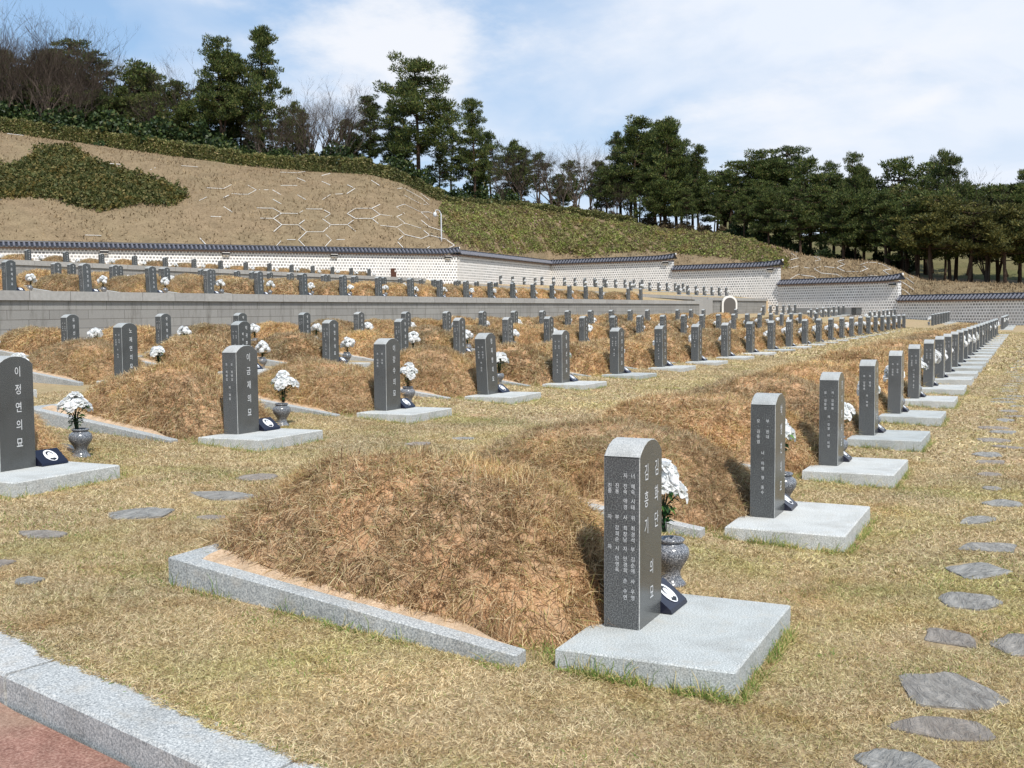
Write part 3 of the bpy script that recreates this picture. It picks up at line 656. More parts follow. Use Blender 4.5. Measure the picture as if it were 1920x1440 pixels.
for i in range(-1, 21):
    if i == 18: continue
    u = 23.59 + 2.99 * i; grave(u, 27.95, 2.36, 'first row above the retaining wall', i + 1, lean=-.045 + .03 * (i % 3 == 0), slab=True)
for i in range(14):
    u = 30.9 + 5.95 * i * (.5 if i % 2 else .5) + (0 if i else 0); grave(u * 1.0, 34.0, 2.72 + 0, 'second row on the middle terrace', i, tip=True, vase=i % 3 == 1)
for i in range(15): grave(38.2 + 3 * i, 41.0, 3.13, 'third row on the middle terrace', i, tip=True, vase=i % 4 == 2, kerb=False)
for i in range(-1, 14):
    u = 49.14 + 3.0 * i; grave(u, 56.35, 4.80, 'top terrace row', i + 1, lean=-.03, slab=True)
BLK = {'far block top row': [(105.3 + 3 * i, 50.9, 4.47) for i in range(4)],
 'far upper block second row': [(103.1 + 3 * i, 45.15, 4.14 + .048 * i) for i in range(7)], 'far upper block third row': [(102.4 + 3 * i, 40.2, 3.82 + .055 * i) for i in range(7)],
 'far upper block fourth row': [(102.4 + 3 * i, 35.4, 3.46 + .03 * i) for i in range(7)], 'far upper block front row': [(101.1 + 3 * i, 30.15, 3.02) for i in range(7)],
 'far lower block back row': [(101.1 + 3 * i, 22.1, .93 + .03 * i) for i in range(6)], 'far lower block second row': [(95.95 + 3 * i, 16.9, .60 + .055 * i) for i in range(7)],
 'far lower block third row': [(92.2 + 3 * i, 11.6, .35 + .03 * i) for i in range(7)], 'far lower block row on open lawn': [(89.9 + 3 * i, 6.7, .12 + .02 * i) for i in range(7)]}
for nm, l in BLK.items():
    for i, (u, v, z) in enumerate(l): grave(u, v, z, nm, i, mound=False, vv='near' if v > 25 else None)

# ------------------------------------------------------------------ terrace walls
def ribbon(name, P, z0, z1, thick, m, side, parent=None, vo=0.0):
    """vertical slab following plan polyline P; z0/z1 lists; thickness to the inner side; UV in metres on the outer face"""
    vs = []; fs = []; uvs = []; d = 0; ds = [0]
    for a, b in zip(P[:-1], P[1:]): d += math.dist(a, b); ds.append(d)
    nrm = []
    for i in range(len(P)):
        a = np.array(P[max(i - 1, 0)]); b = np.array(P[min(i + 1, len(P) - 1)]); t = (b - a) / np.linalg.norm(b - a); nrm.append(np.array([t[1], -t[0]]) * side)
    for i, p in enumerate(P):
        q = np.array(p) - nrm[i] * thick; vs += [(*p, z0[i]), (*p, z1[i]), (*q, z1[i]), (*q, z0[i])]
    def face(idx, uv): fs.append(idx); uvs.extend(uv)
    for i in range(len(P) - 1):
        a = 4 * i; b = a + 4; u0, u1 = ds[i], ds[i + 1]
        face((a, b, b + 1, a + 1), [(u0, z0[i] - vo), (u1, z0[i + 1] - vo), (u1, z1[i + 1] - vo), (u0, z1[i] - vo)])
        face((a + 1, b + 1, b + 2, a + 2), [(u0, z1[i] - vo), (u1, z1[i + 1] - vo), (u1, z1[i + 1] - vo + .1), (u0, z1[i] - vo + .1)])
        face((a + 2, b + 2, b + 3, a + 3), [(u0, z1[i] - vo), (u1, z1[i + 1] - vo), (u1, z0[i + 1] - vo), (u0, z0[i] - vo)])
    e = 4 * (len(P) - 1)
    for k, o, z in ((0, ds[0], 0), (e, ds[-1], -1)):
        face((k, k + 1, k + 2, k + 3), [(o, z0[z] - vo), (o, z1[z] - vo), (o + thick, z1[z] - vo), (o + thick, z0[z] - vo)])
    me = bpy.data.meshes.new(name); me.from_pydata(vs, [], fs); me.materials.append(m); ul = me.uv_layers.new(name='UVMap'); ul.data.foreach_set('uv', np.array(uvs, dtype=np.float32).ravel())
    me.update(); bm_fix(me); return obj(name, me, parent)
import bmesh
def bm_fix(me):
    b = bmesh.new(); b.from_mesh(me); bmesh.ops.recalc_face_normals(b, faces=b.faces); b.to_mesh(me); b.free()
rw = thing('retaining_wall', 'long grey granite retaining wall of cut courses below the middle terrace', 'retaining wall')
ribbon('courses', [(14, 26.40), (94.6, 26.40)], [.2, .2], [2.06, 2.06], .5, M_COURSE, 1, rw, 2.06)
ribbon('coping', [(14, 26.32), (94.7, 26.32)], [2.062, 2.062], [2.34, 2.34], .62, M_COPE, 1, rw, 1)
ribbon('plinth_band', [(14, 26.385), (94.6, 26.385)], [.2, .2], [1.22, 1.22], .3, M_COURSE, 1, rw, 2.06)
tw = thing('retaining_wall', 'low pale granite wall edging the top terrace', 'retaining wall')
ribbon('courses', [(40, 53.95), (94.5, 53.95)], [3.5, 3.5], [4.62, 4.62], .4, M_COURSE, 1, tw, 4.62)
ribbon('coping', [(40, 53.88), (94.6, 53.88)], [4.622, 4.622], [4.92, 4.92], .5, M_COPE, 1, tw, 1)
bw = thing('retaining_wall', 'stepped granite wall with sloping coping around the far upper block', 'retaining wall')
ribbon('courses', [(99.46, 26.4), (121.8, 26.4)], [.3, .3], [2.40, 2.42], .5, M_COURSE, 1, bw, 2.4)
ribbon('coping', [(99.36, 26.3), (122, 26.3)], [2.402, 2.422], [2.68, 2.70], .6, M_COPE, 1, bw, 1)
ribbon('side_courses', [(99.46, 26.95), (99.46, 34.0), (99.46, 52)], [1.6, 2.2, 3.4], [2.42, 2.86, 4.2], .5, M_COURSE, -1, bw, 2.4)
ribbon('side_coping', [(99.36, 26.92), (99.36, 34.0), (99.36, 52)], [2.423, 2.862, 4.205], [2.71, 3.15, 4.5], .6, M_COPE, -1, bw, 1)
pw = thing('retaining_wall', 'plain granite end wall closing the aisle between the two terraces', 'retaining wall')
ribbon('panel', [(94.72, 26.42), (99.35, 26.42)], [.2, .2], [2.45, 2.50], .4, M_COPE, 1, pw, 1)
# arched memorial stone with white rim
am = thing('arched_stele', 'pale arched stone panel with a white rim in front of the terrace wall', 'stele', (102.2, 25.6, .9))
def arch(w_, h, d0, d1, n=14):
    pts = [(-w_, 0), (-w_, h - w_)] + [(-w_ * math.cos(PI * k / n), h - w_ + w_ * math.sin(PI * k / n)) for k in range(1, n)] + [(w_, h - w_), (w_, 0)]
    m_ = MB(); k = len(pts); m_.add([(x, d0, z) for x, z in pts] + [(x, d1, z) for x, z in pts], [tuple(range(k))[::-1], tuple(range(k, 2 * k))] + [(i, (i + 1) % k, k + (i + 1) % k, k + i) for i in range(k)]); return m_
me = arch(.74, 1.95, -.10, .16).mesh('rim', M_PLAST); bm_fix(me); obj('rim', me, am)
me = arch(.58, 1.76, -.125, -.09).mesh('panel', M_COPE); bm_fix(me); obj('panel', me, am)
am.rotation_euler[2] = -1.0
lw = thing('low_kerb_wall', 'low pale granite kerb wall at the foot of the tiled wall behind the far graves', 'low wall')
ribbon('kerb', [tuple(at_depth(1478, 580, 117)[:2]), tuple(at_depth(1603, 578, 109)[:2])], [.6, .6], [1.62, 1.62], .3, M_COPE, 1, lw, 1)
bx = thing('stone_box', 'grey granite block box on the grass near the tiled wall', 'stone box', (*at_depth(1606, 588, 106)[:2], .95), -.6)
mb = MB(); mb.box((-.38, -.3, .03), (.38, .3, .62), 0, .015); mb.box((-.34, -.26, -.05), (.34, .26, .03), 0); obj('block', mb.mesh('block', M_DARKR), bx)
mb = MB(); mb.box((-.42, -.34, .621), (.42, .34, .68), 0, .01); obj('lid', mb.mesh('lid', M_COPE), bx)

# ------------------------------------------------------------------ tiled block walls
def tiled_wall(P, Q, ztop, zb0, zb1, label, endl=False, endr=False):
    P = np.array(P); Q = np.array(Q); t = (Q - P); ln = np.linalg.norm(t); t /= ln; n = np.array([t[1], -t[0]])      # n faces the graves
    if n @ np.array([-P[0], -P[1]]) < 0: n = -n
    zw = ztop - .62
    w = thing('tiled_wall', label, 'wall')
    side = 1 if np.allclose(n, [t[1], -t[0]]) else -1
    ribbon('masonry', [tuple(P + n * .28), tuple(Q + n * .28)], [zb0 - .6, zb1 - .6], [zw - .10, zw - .10], .56, M_BRICK, side, w, zw)
    ribbon('eave_shadow_band', [tuple(P + n * .34), tuple(Q + n * .34)], [zw - .098, zw - .098], [zw + .02, zw + .02], .68, M_PINK, side, w, zw)  # strip under the tiles that carries the eave shadow as colour
    def loc3(s, o, z): return (P[0] + t[0] * s + n[0] * o, P[1] + t[1] * s + n[1] * o, z)
    sg = .18 / max(ln, 1)
    up = lambda s: .16 * (max(0, 1 - s / 3.0) ** 2 * endl + max(0, 1 - (ln - s) / 3.0) ** 2 * endr)
    mb = MB(); ns = max(int(ln / 1.5), 2); prof = [(-.62, .0), (-.60, .06), (-.15, .40), (.15, .40), (.60, .06), (.62, .0)]; k = len(prof); o0 = 0
    s0, s1 = -.25 * endl, ln + .25 * endr
    for i in range(ns + 1):
        s = s0 + (s1 - s0) * i / ns; mb.v += [loc3(s, o, zw + .022 + z + up(s)) for o, z in prof]
    for i in range(ns):
        for j in range(k): mb.f.append((i * k + j, i * k + (j + 1) % k, (i + 1) * k + (j + 1) % k, (i + 1) * k + j)); mb.m.append(0)
    mb.f.append(tuple(range(k))); mb.m.append(0); mb.f.append(tuple(range(ns * k, ns * k + k))); mb.m.append(0)
    nr = int((s1 - s0) / .40)
    for i in range(nr):
        s = s0 + (s1 - s0) * (i + .5) / nr
        for sgn in (1, -1):
            a = Vector(loc3(s, sgn * .66, zw + .075 + up(s))); b = Vector(loc3(s, sgn * .12, zw + .45 + up(s))); mb.tube([a, b], .105, 6, 1)
    me = mb.mesh('roof_tiles', [M_TILE, M_TILEL]); bm_fix(me); obj('roof_tiles', me, w)
    mb = MB(); npt = max(int(ln / 1.0), 3)
    mb.tube([loc3(s0 - .1 * endl + (s1 - s0 + .1 * endl + .1 * endr) * i / npt, 0, zw + .50 + up(s0 + (s1 - s0) * i / npt) * 1.3) for i in range(npt + 1)], .12, 8, 0)
    obj('ridge', mb.mesh('ridge', M_TILE), w)
    for fl, s in ((endl, s0 - .12), (endr, s1 + .10)):
        if fl:
            mb = MB(); c = Vector(loc3(s, 0, zw + .52 + .2)); mb.tube([c - Vector((*t, 0)) * .03, c + Vector((*t, 0)) * .05], .13, 10, 0); obj('ridge_end', mb.mesh('ridge_end', M_PLAST), w)
    return t, n, zw
ZT = 8.05
Wp = WALL
tiled_wall(Wp[0], Wp[1], ZT, 5.2, 5.2, 'left stretch of white-mortared block wall with black tiled roof, above the top terrace')
t1, n1_, zw1 = tiled_wall(Wp[1] , Wp[2], ZT, 5.2, 4.7, 'long block wall with white mortar and black tile roof below the brown slope', False, True)
tiled_wall(Wp[2], Wp[3], ZT, 4.7, 4.6, 'receding middle section of the tiled block wall, greyer blocks', False, False)
tiled_wall(Wp[3], Wp[4], ZT, 4.5, 3.6, 'tall tiled block wall section below the green shrubs', False, True)
tiled_wall(Wp[4], Wp[5], 6.82, 3.4, .8, 'stepped-down tiled wall section behind the arched stone', False, True)
tiled_wall(Wp[5], Wp[6], 4.79, .8, .4, 'lower tiled wall section below the bank with white hexagons', False, True)
tiled_wall(Wp[6], Wp[7], 2.82, .3, -.2, 'lowest tiled wall section, across the far end of the lawn', False, False)
tiled_wall(Wp[7], Wp[8], 2.82, -.2, -.3, 'rightmost end of the tiled wall beyond the stepping stones', False, False)
# little floodlights under the eaves
fx = [(201, 'leftmost, behind the top terrace graves'), (427, 'second from the left under the long tiled roof'), (628, 'third from the left under the long tiled roof'), (840, 'beside the wall corner under the eave'), (1251, 'at the right end of the tall wall section'), (1447, 'at the right end of the stepped-down section'), (1677, 'at the right end of the lower section')]
for x, s in fx:
    d = float(wall_depth(x)) - .5; i = int(np.searchsorted(wx, x)) - 1; P, Q = Wp[i], Wp[i + 1]; t = (Q - P) / np.linalg.norm(Q - P); n = np.array([t[1], -t[0]]); n = n if n @ -P > 0 else -n
    lat = (x - 960) / F * (d + .5); p = FWD * (d + .5) + RGT * lat; p = p + n * .30
    zt_ = {0: ZT, 1: ZT, 2: ZT, 3: ZT, 4: 6.82, 5: 4.79, 6: 2.82}[i]
    q = thing('wall_light', 'small black floodlight box under the eave, ' + s, 'light fixture', (p[0], p[1], zt_ - 1.0), math.atan2(t[1], t[0]), 'floodlights under the wall eaves')
    sg = 1 if (n @ np.array([math.sin(q.rotation_euler[2]), -math.cos(q.rotation_euler[2])])) > 0 else -1
    mb = MB(); mb.box((-.33, -.26 if sg > 0 else 0, .02), (.33, 0 if sg > 0 else .26, .20)); obj('housing', mb.mesh('housing', M_BLK), q)
    mb = MB(); mb.box((-.35, -.28 if sg > 0 else 0, .203), (.35, 0 if sg > 0 else .28, .25)); mb.box((-.30, -.24 if sg > 0 else 0, -.03), (.30, 0 if sg > 0 else .24, .018)); obj('bracket', mb.mesh('bracket', M_PLAST), q)
# brown post on the top terrace
bp = at_depth(738, 517, 108.5); q = thing('wooden_post', 'short dark brown post standing before the tiled wall', 'post', (bp[0], bp[1], 4.7))
mb = MB(); mb.box((-.20, -.20, 0), (.20, .20, 1.25), 0, .02); obj('shaft', mb.mesh('shaft', M_RUST), q); mb = MB(); mb.box((-.12, -.215, .9), (.12, -.201, 1.1)); obj('notice', mb.mesh('notice', M_PLAST), q)

# ------------------------------------------------------------------ hillside (terrain behind the wall)
CX = [-900, -300, 0, 350, 460, 600, 700, 760, 820, 850, 960, 1100, 1190, 1300, 1400, 1460, 1510, 1560, 1640, 1670, 1700, 1735, 1800, 1920, 2300, 2800]
CY = [180, 228, 250, 298, 313, 325, 330, 346, 376, 386, 392, 408, 424, 440, 453, 464, 480, 486, 490, 500, 515, 526, 529, 533, 540, 550]
CD = [122, 128, 132, 134, 134.5, 135, 135, 136, 140, 143, 155, 156, 154, 146, 137, 134, 131, 129, 124, 122, 121, 119, 117, 114, 100, 95]
RS = [.06, .06, .06, .05, .05, .04, .03, .03, .03, .03, .03, .05, .06, .06, .05, .03, .02, .03, .05, .05, .06, .06, .06, .06, .06, .06]    # slope of the ground beyond the crest
BY = [5.9] * 8 + [6.0, 6.0, 6.3, 6.4, 6.3, 6.0, 5.3, 4.2, 3.7, 3.5, 3.2, 2.9, 2.0, 1.7, 1.5, 1.3, 1.0, .8]
def hor(x): return 593.6 - .0104 * x
def hill_z(x, d):
    x = np.asarray(x, float); d = np.asarray(d, float)
    dw = wall_depth(x); zb = np.interp(x, CX, BY); dcr = np.interp(x, CX, CD); zcr = EYE + (hor(x) - np.interp(x, CX, CY)) / F * dcr
    t = np.clip((d - dw) / (dcr - dw), 0, 1); prof = t * .62 + .38 * (1 - (1 - t) ** 2.2)
    prof = prof + .018 * np.sin(t * 9) * (1 - t) * t * 4
    z = zb + (zcr - zb) * prof
    far = np.maximum(d - dcr, 0); rs = np.interp(x, CX, RS)
    bey = np.where(x > 1350, -.9 * (1 - np.exp(-far / 4)) * np.clip((x - 1350) / 200, 0, 1) + np.clip(far - 12, 0, 60) * (.11 + .05 * np.clip((x - 1550) / 200, 0, 1)), 0)
    z = z + np.where(d > dcr, bey + rs * np.minimum(far, 50) , 0)
    return z
def plan(x, d): lat = (np.asarray(x, float) - 960) / F * d; return FWD[0] * d + RGT[0] * lat, FWD[1] * d + RGT[1] * lat
xs_ = np.concatenate([np.arange(-900, -60, 40), np.arange(-60, 2000, 9), np.arange(2000, 2801, 50)]); tt = np.concatenate([np.linspace(0, 1, 36), 1 + np.linspace(.02, 1, 28) ** 1.7 * 3.2])
XX, TT = np.meshgrid(xs_, tt); dw_ = wall_depth(XX); dcr_ = np.interp(XX, CX, CD); DD = np.where(TT <= 1, dw_ + .35 + (dcr_ - dw_ - .35) * TT, dcr_ + (TT - 1) * 26)
HZ = hill_z(XX, DD) + RN.normal(0, .035, XX.shape) * (XX > -60) + .10 * np.sin(XX / 37.) * np.sin(DD / 3.1) * (TT < 1)
HZ[0] -= 1.5
HX, HY = plan(XX, DD)
_fl = lambda a: a[::-1]
far_ = (TT[:-1, :-1] >= 1.6) | ((TT[:-1, :-1] >= 1.0) & (XX[:-1, :-1] < 1350))
struct('hillside', grid_mesh('hillside', _fl(HX), _fl(HY), _fl(HZ), M_HILL, _fl(~far_)))
struct('meadow', grid_mesh('meadow', _fl(HX), _fl(HY), _fl(HZ), M_MEADOW, _fl(far_)))
# far ground to the horizon
mb = MB(); mb.add([(-900, -900, -1.6), (900, -900, -1.6), (900, 900, -1.6), (-900, 900, -1.6)], [(0, 1, 2, 3)]); struct('distant_ground', mb.mesh('distant_ground', M_MEADOW))

# leaf scatterer on terrain regions
def leaf_cloud(P, size, m, name, nz=.3):
    n = len(P); A = RN.normal(size=(n, 3)); A /= np.linalg.norm(A, axis=1, keepdims=True); B = np.cross(A, RN.normal(size=(n, 3))); B /= np.linalg.norm(B, axis=1, keepdims=True)
    s = (size * RN.uniform(.6, 1.3, n))[:, None]
    return tris(name, np.stack([P - A * s * .5, P + B * s * .38, P + A * s * .6, P - B * s * .38], 1).reshape(-1, 3), 4, m)
def spines(P, D, ln, wd_, m, name):
    """needle tufts: long thin triangles"""
    n = len(P); D = D / np.linalg.norm(D, axis=1, keepdims=True); S = np.cross(D, RN.normal(size=(n, 3))); S /= np.linalg.norm(S, axis=1, keepdims=True)
    return np.stack([P - S * wd_[:, None], P + S * wd_[:, None], P + D * ln[:, None]], 1).reshape(-1, 3)
def terr_points(x, d):
    px, py = plan(x, d); return np.stack([px, py, hill_z(x, d)], 1)
# juniper carpet on the left
def in_poly(x, y, poly):
    c = np.zeros(len(x), bool); j = len(poly) - 1
    for i in range(len(poly)):
        xi, yi = poly[i]; xj, yj = poly[j]; c ^= ((yi > y) != (yj > y)) & (x < (xj - xi) * (y - yi) / (yj - yi + 1e-9) + xi); j = i
    return c
def hill_y(x, d): return hor(x) - (hill_z(x, d) - EYE) / d * F
n = 150000; x = RN.uniform(-160, 370, n); t = RN.random(n); dw = wall_depth(x); dcr = np.interp(x, CX, CD); d = dw + (dcr - dw) * t; y = hill_y(x, d)
k = in_poly(x + RN.normal(0, 3, n), y + RN.normal(0, 2.5, n), [(-160, 330), (40, 318), (75, 300), (80, 288), (120, 283), (150, 284), (190, 310), (240, 326), (300, 342), (345, 358), (362, 372), (330, 388), (270, 384), (240, 392), (190, 398), (150, 388), (110, 374), (60, 372), (-160, 392)])
x, d = x[k], d[k]; P = terr_points(x, d); hh = .25 + .3 * np.sin(x * .21 + 1) * np.sin(d * 1.9) + .12 * np.sin(x * .5) ; P[:, 2] += RN.uniform(0, 1, len(P)) * np.clip(hh + .35, .15, .95)
juni = obj('juniper_carpet', leaf_cloud(P, .30, M_JUN, 'juniper_carpet')); stuff(juni, 'dark green juniper carpet on the brown slope at the left', 'shrubs')
# azalea shrubs on the slope
n = 150000; x = RN.uniform(828, 1480, n); t = RN.random(n) ** .9; dw = wall_depth(x); dcr = np.interp(x, CX, CD); d = dw + (dcr - dw) * t * 1.02; y = hill_y(x, d)
low = np.interp(x, [828, 850, 900, 950, 1030, 1100, 1180, 1260, 1330, 1400, 1450, 1480], [425, 452, 470, 476, 474, 480, 472, 473, 480, 488, 500, 502])
upy = np.interp(x, [828, 845, 900, 1000, 1100, 1190, 1400, 1465, 1480], [395, 378, 380, 396, 416, 426, 452, 474, 490])
k = (y + RN.normal(0, 3, n) < low) & (y + RN.normal(0, 2, n) > upy); x, d = x[k], d[k]
hh = .40 + .22 * np.sin(x * .19) * np.sin(d * 1.1) + .2 * np.sin(x * .07 + d * .5) + .12 * np.sin(x * .43 + d * 2.3)
k = (hh + RN.normal(0, .12, len(hh)) > .22); x, d, hh = x[k], d[k], hh[k]; P = terr_points(x, d); P[:, 2] += RN.random(len(P)) ** .7 * np.clip(hh, .1, 1.1)
stuff(obj('azalea_shrubs', leaf_cloud(P, .27, M_AZA, 'azalea_shrubs')), 'low green azalea shrubs covering the slope behind the wall corner', 'shrubs')
# tufty dry grass on the brown slope
n = 24000; x = RN.uniform(-60, 1920, n); t = RN.random(n); dw = wall_depth(x); dcr = np.interp(x, CX, CD); d = dw + (dcr - dw) * t; P = terr_points(x, d)
D = RN.normal(0, .5, (n, 3)); D[:, 2] += .8; V = spines(P, D, RN.uniform(.15, .42, n), RN.uniform(.03, .09, n), None, '')
M_HG = leafy('hill_grass_tufts', [(0, (.18, .128, .08)), (.5, (.265, .19, .12)), (1, (.35, .265, .17))], .85)
stuff(obj('hill_grass', tris('hill_grass', V, 3, M_HG)), 'dry brown grass tufts over the whole bank behind the wall', 'grass')
# white hexagon frames half buried in the slope
def hexes(label, xr, tr, cell, prob, grpname):
    mb = MB(); (x0, x1), (t0, t1) = xr, tr; done = set(); r = random.Random(len(label))
    D0 = 118; sx = cell / D0 * F
    i = 0; xk = x0
    while xk < x1:
        j = -1
        while True:
            j += 1; yk = (2 * j + (i % 2)) * cell * .435; dwx = float(wall_depth(xk)); dcx = float(np.interp(xk, CX, CD)); tt_ = yk / (dcx - dwx)
            if tt_ > t1: break
            if tt_ < t0: continue
            cor = [(3 * i + a, 2 * j + (i % 2) + b) for a, b in ((-1, -1), (1, -1), (2, 0), (1, 1), (-1, 1), (-2, 0))]
            for a in range(6):
                p, q = cor[a], cor[(a + 1) % 6]; key = (min(p, q), max(p, q))
                if key in done: continue
                done.add(key)
                fld = .5 + .5 * math.sin(key[0][0] * .37 + len(label)) * math.sin(key[0][1] * .9 + key[0][0] * .11)
                if r.random() > prob(xk, tt_) * (.45 + .9 * fld): continue
                f0, f1 = (0, 1) if r.random() < .75 else (r.uniform(0, .3), r.uniform(.6, 1))
                pts3 = []
                for f in (f0, (f0 + f1) / 2, f1):
                    gx_ = p[0] + (q[0] - p[0]) * f; gy_ = p[1] + (q[1] - p[1]) * f; X = x0 + gx_ * sx / 4; dd = float(wall_depth(X)) + gy_ * cell * .435
                    a3 = plan(X, dd); pts3.append(Vector((a3[0], a3[1], float(hill_z(X, dd)) + .09)))
                mb.tube(pts3, r.uniform(.024, .045), 4, 0)
        xk += sx * .75; i += 1
    o = thing('hexagon_slope_frame', label, 'slope frame'); obj('ribs', mb.mesh('ribs', M_FRAME), o)
def pr1(x, t): return np.clip((x - 300) / 330, .08, .95) * np.clip(1.35 - t * 1.35, .2, 1) * (.55 if x > 815 else 1)
hexes('white concrete hexagons half buried in the brown slope left of the lamp pole', (0, 832), (.03, .93), 3.5, pr1, 'a')
hexes('white concrete hexagons on the small bank above the lower wall section', (1468, 1690), (.12, .98), 3.3, lambda x, t: .6, 'b')
# camera pole
pb = at_depth(828, 465, 119); q = thing('camera_pole', 'tall thin white pole with a dome camera behind the wall corner', 'pole', (pb[0], pb[1], 6.2))
mb = MB(); mb.tube([(0, 0, 0), (0, 0, 6.0)], .07, 8); mb.tube([(0, 0, 5.95), (-.15, .15, 6.35), (-.4, .38, 6.4), (-.5, .45, 6.15)], .045, 6); obj('pole', mb.mesh('pole', M_METAL), q)
mb = MB(); mb.lathe([(0, -.35), (.14, -.28), (.19, -.15), (.19, .1), (.1, .2), (0, .2)], 12); o = obj('dome_camera', mb.mesh('dome_camera', M_METAL, True), q, (-.52, .47, 5.95))
mb = MB(); mb.box((-.25, -.15, 1.9), (-.10, .15, 2.7), 0, .01); mb.box((.35, -.2, 1.5), (.75, .2, 2.55), 0, .02); obj('control_box', mb.mesh('control_box', M_METAL), q)

# ------------------------------------------------------------------ hedge
def hedge(x0, x1, h, wdt, label, off=.6, dens=1.0):
    xs2 = np.arange(x0, x1 + .1, 4); d_ = np.interp(xs2, CX, CD); n = int((x1 - x0) * 60 * dens)
    x = RN.uniform(x0, x1, n); d = np.interp(x, CX, CD) + off; s = RN.uniform(-1, 1, n); q = RN.random(n)
    # surface of a rounded box
    face = RN.random(n); dd = np.where(face < .45, -wdt / 2, np.where(face < .6, wdt / 2, s * wdt / 2)); zz_ = np.where(face < .6, q * h, h * (1 - .10 * s * s))
    wob = .10 * np.sin(x * .13) + .07 * np.sin(x * .41 + 2) + RN.normal(0, .06, n)
    P = terr_points(x, d + dd + wob * .6); P[:, 2] += zz_ + wob * (zz_ / h) + .0
    o = thing('hedge', label, 'hedge'); obj('foliage', leaf_cloud(P, .26, M_HEDGE, 'foliage'), o)
    mb = MB(); ps = []
    for a in range(len(xs2)):
        dd0 = float(d_[a]) + off; p0 = plan(xs2[a], dd0 - wdt * .36); p1 = plan(xs2[a], dd0 + wdt * .36); z = float(hill_z(xs2[a], dd0)); mb.v += [(p0[0], p0[1], z - .3), (p0[0], p0[1], z + h * .86), (p1[0], p1[1], z + h * .86), (p1[0], p1[1], z - .3)]
    for a in range(len(xs2) - 1): mb.f += [(4 * a + j, 4 * a + 4 + j, 4 * a + 5 + j, 4 * a + 1 + j) for j in range(3)]; mb.m += [0] * 3
    mb.f += [(0, 1, 2, 3), tuple(4 * (len(xs2) - 1) + j for j in (3, 2, 1, 0))]; mb.m += [0, 0]
    obj('inner_growth', mb.mesh('inner_growth', M_BUSH), o)
hedge(-160, 355, 1.75, 1.8, 'long clipped hedge along the top of the brown slope at the left')
hedge(357, 462, 1.7, 2.6, 'boxy clipped hedge block, second section along the slope crest')
hedge(464, 563, 1.45, 1.6, 'low clipped hedge section right of the boxy one')
hedge(565, 705, 1.85, 2.0, 'thick leafy hedge section on the crest below the bare trees')
hedge(706, 838, 1.5, 1.6, 'descending hedge section below the tall spreading pine')
hedge(842, 1195, .95, 1.3, 'dark low hedge along the top of the green azalea slope', .2)

# ------------------------------------------------------------------ trees
def pine_parts(seed, h, crown_lo, spread, layers, dens=1.0, flat=.34, lean=0.0, mneedle=None, spiky=False, rsc=1.0, split=False, round_=False):
    r = random.Random(seed); tr = MB(); V = []
    stems = []
    def trunk(base, top, r0, wob):
        pts = []; n = 7
        for i in range(n + 1):
            t = i / n; pts.append(Vector(base) * (1 - t) + Vector(top) * t + Vector((math.sin(t * 4 + seed) * wob * t * (1.3 - t), math.cos(t * 3.3 + seed * 2) * wob * t * (1.3 - t), 0)))
        tr.tube(pts, [r0 * (1 - .8 * (i / n)) for i in range(n + 1)], 7, 0); return pts
    s1 = trunk((0, 0, -.5), (lean * h, lean * h * .4, h * .96), h * .018 * rsc + .03, h * .05); stems.append(s1)
    if split: stems.append(trunk((.1, .1, h * .12), (-h * .16, h * .08, h * .85), h * .013 * rsc, h * .04))
    def pt(st, t):
        q = t * (len(st) - 1); i = min(int(q), len(st) - 2); return st[i].lerp(st[i + 1], q - i)
    clumps = []
    for st in stems:
        for i in range(layers):
            t = crown_lo + (1 - crown_lo) * ((i + r.random() * .7) / layers); p = pt(st, min(t, .99)); rel = (t - crown_lo) / (1 - crown_lo)
            R = spread * (math.sqrt(max(.05, 1 - rel ** 2.6)) if round_ else 1 - (rel ** 1.7) * (.93 if spiky else .72)) * (.55 + .45 * min(1, rel * 3 + .35)) * r.uniform(.7, 1.15)
            for b in range(r.choice([3, 4, 4, 5])):
                a = r.random() * 2 * PI; L_ = R * r.uniform(.45, 1.08); rise = L_ * r.uniform(-.05, .3)
                e = p + Vector((math.cos(a) * L_, math.sin(a) * L_, rise)); mdp = p.lerp(e, .5) + Vector((0, 0, -.04 * L_))
                tr.tube([p, mdp, e], [.05 * h / 14 + .02, .04, .015], 4, 0, False)
                k = max(1, int(L_ / 1.0))
                for c in range(k + 1):
                    f = 1 - c / (k + 1) * .8; q = p.lerp(e, f) + Vector((r.gauss(0, .32), r.gauss(0, .32), r.gauss(0, .26)))
                    clumps.append((q, r.uniform(.42, .88) * (.7 if f < .6 else 1) * (h / 14) ** .4))
        clumps.append((st[-1] + Vector((0, 0, .1)), .5))
    Ps = []; Ds = []; Ls = []
    for q, s in clumps:
        n = int(115 * dens * s * s) + 16; U3 = RN.normal(size=(n, 3)); U3 /= np.linalg.norm(U3, axis=1, keepdims=True); rr = RN.random((n, 1)) ** .45
        off = U3 * rr * s * np.array([1, 1, flat * 1.5]); Ps.append(np.array(q) + off); D = U3 * np.array([1, 1, .5]) + RN.normal(0, .35, (n, 3)) + np.array([0, 0, .75 if not spiky else 1.0]); Ds.append(D); Ls.append(RN.uniform(.20, .46, n) * (.6 + .4 * s))
    P = np.concatenate(Ps); D = np.concatenate(Ds); Lh = np.concatenate(Ls); V = spines(P, D, Lh, RN.uniform(.04, .09, len(P)), None, '')
    return tr.mesh('trunk', M_BARK, True), tris('crown', V, 3, mneedle or M_PINE), h
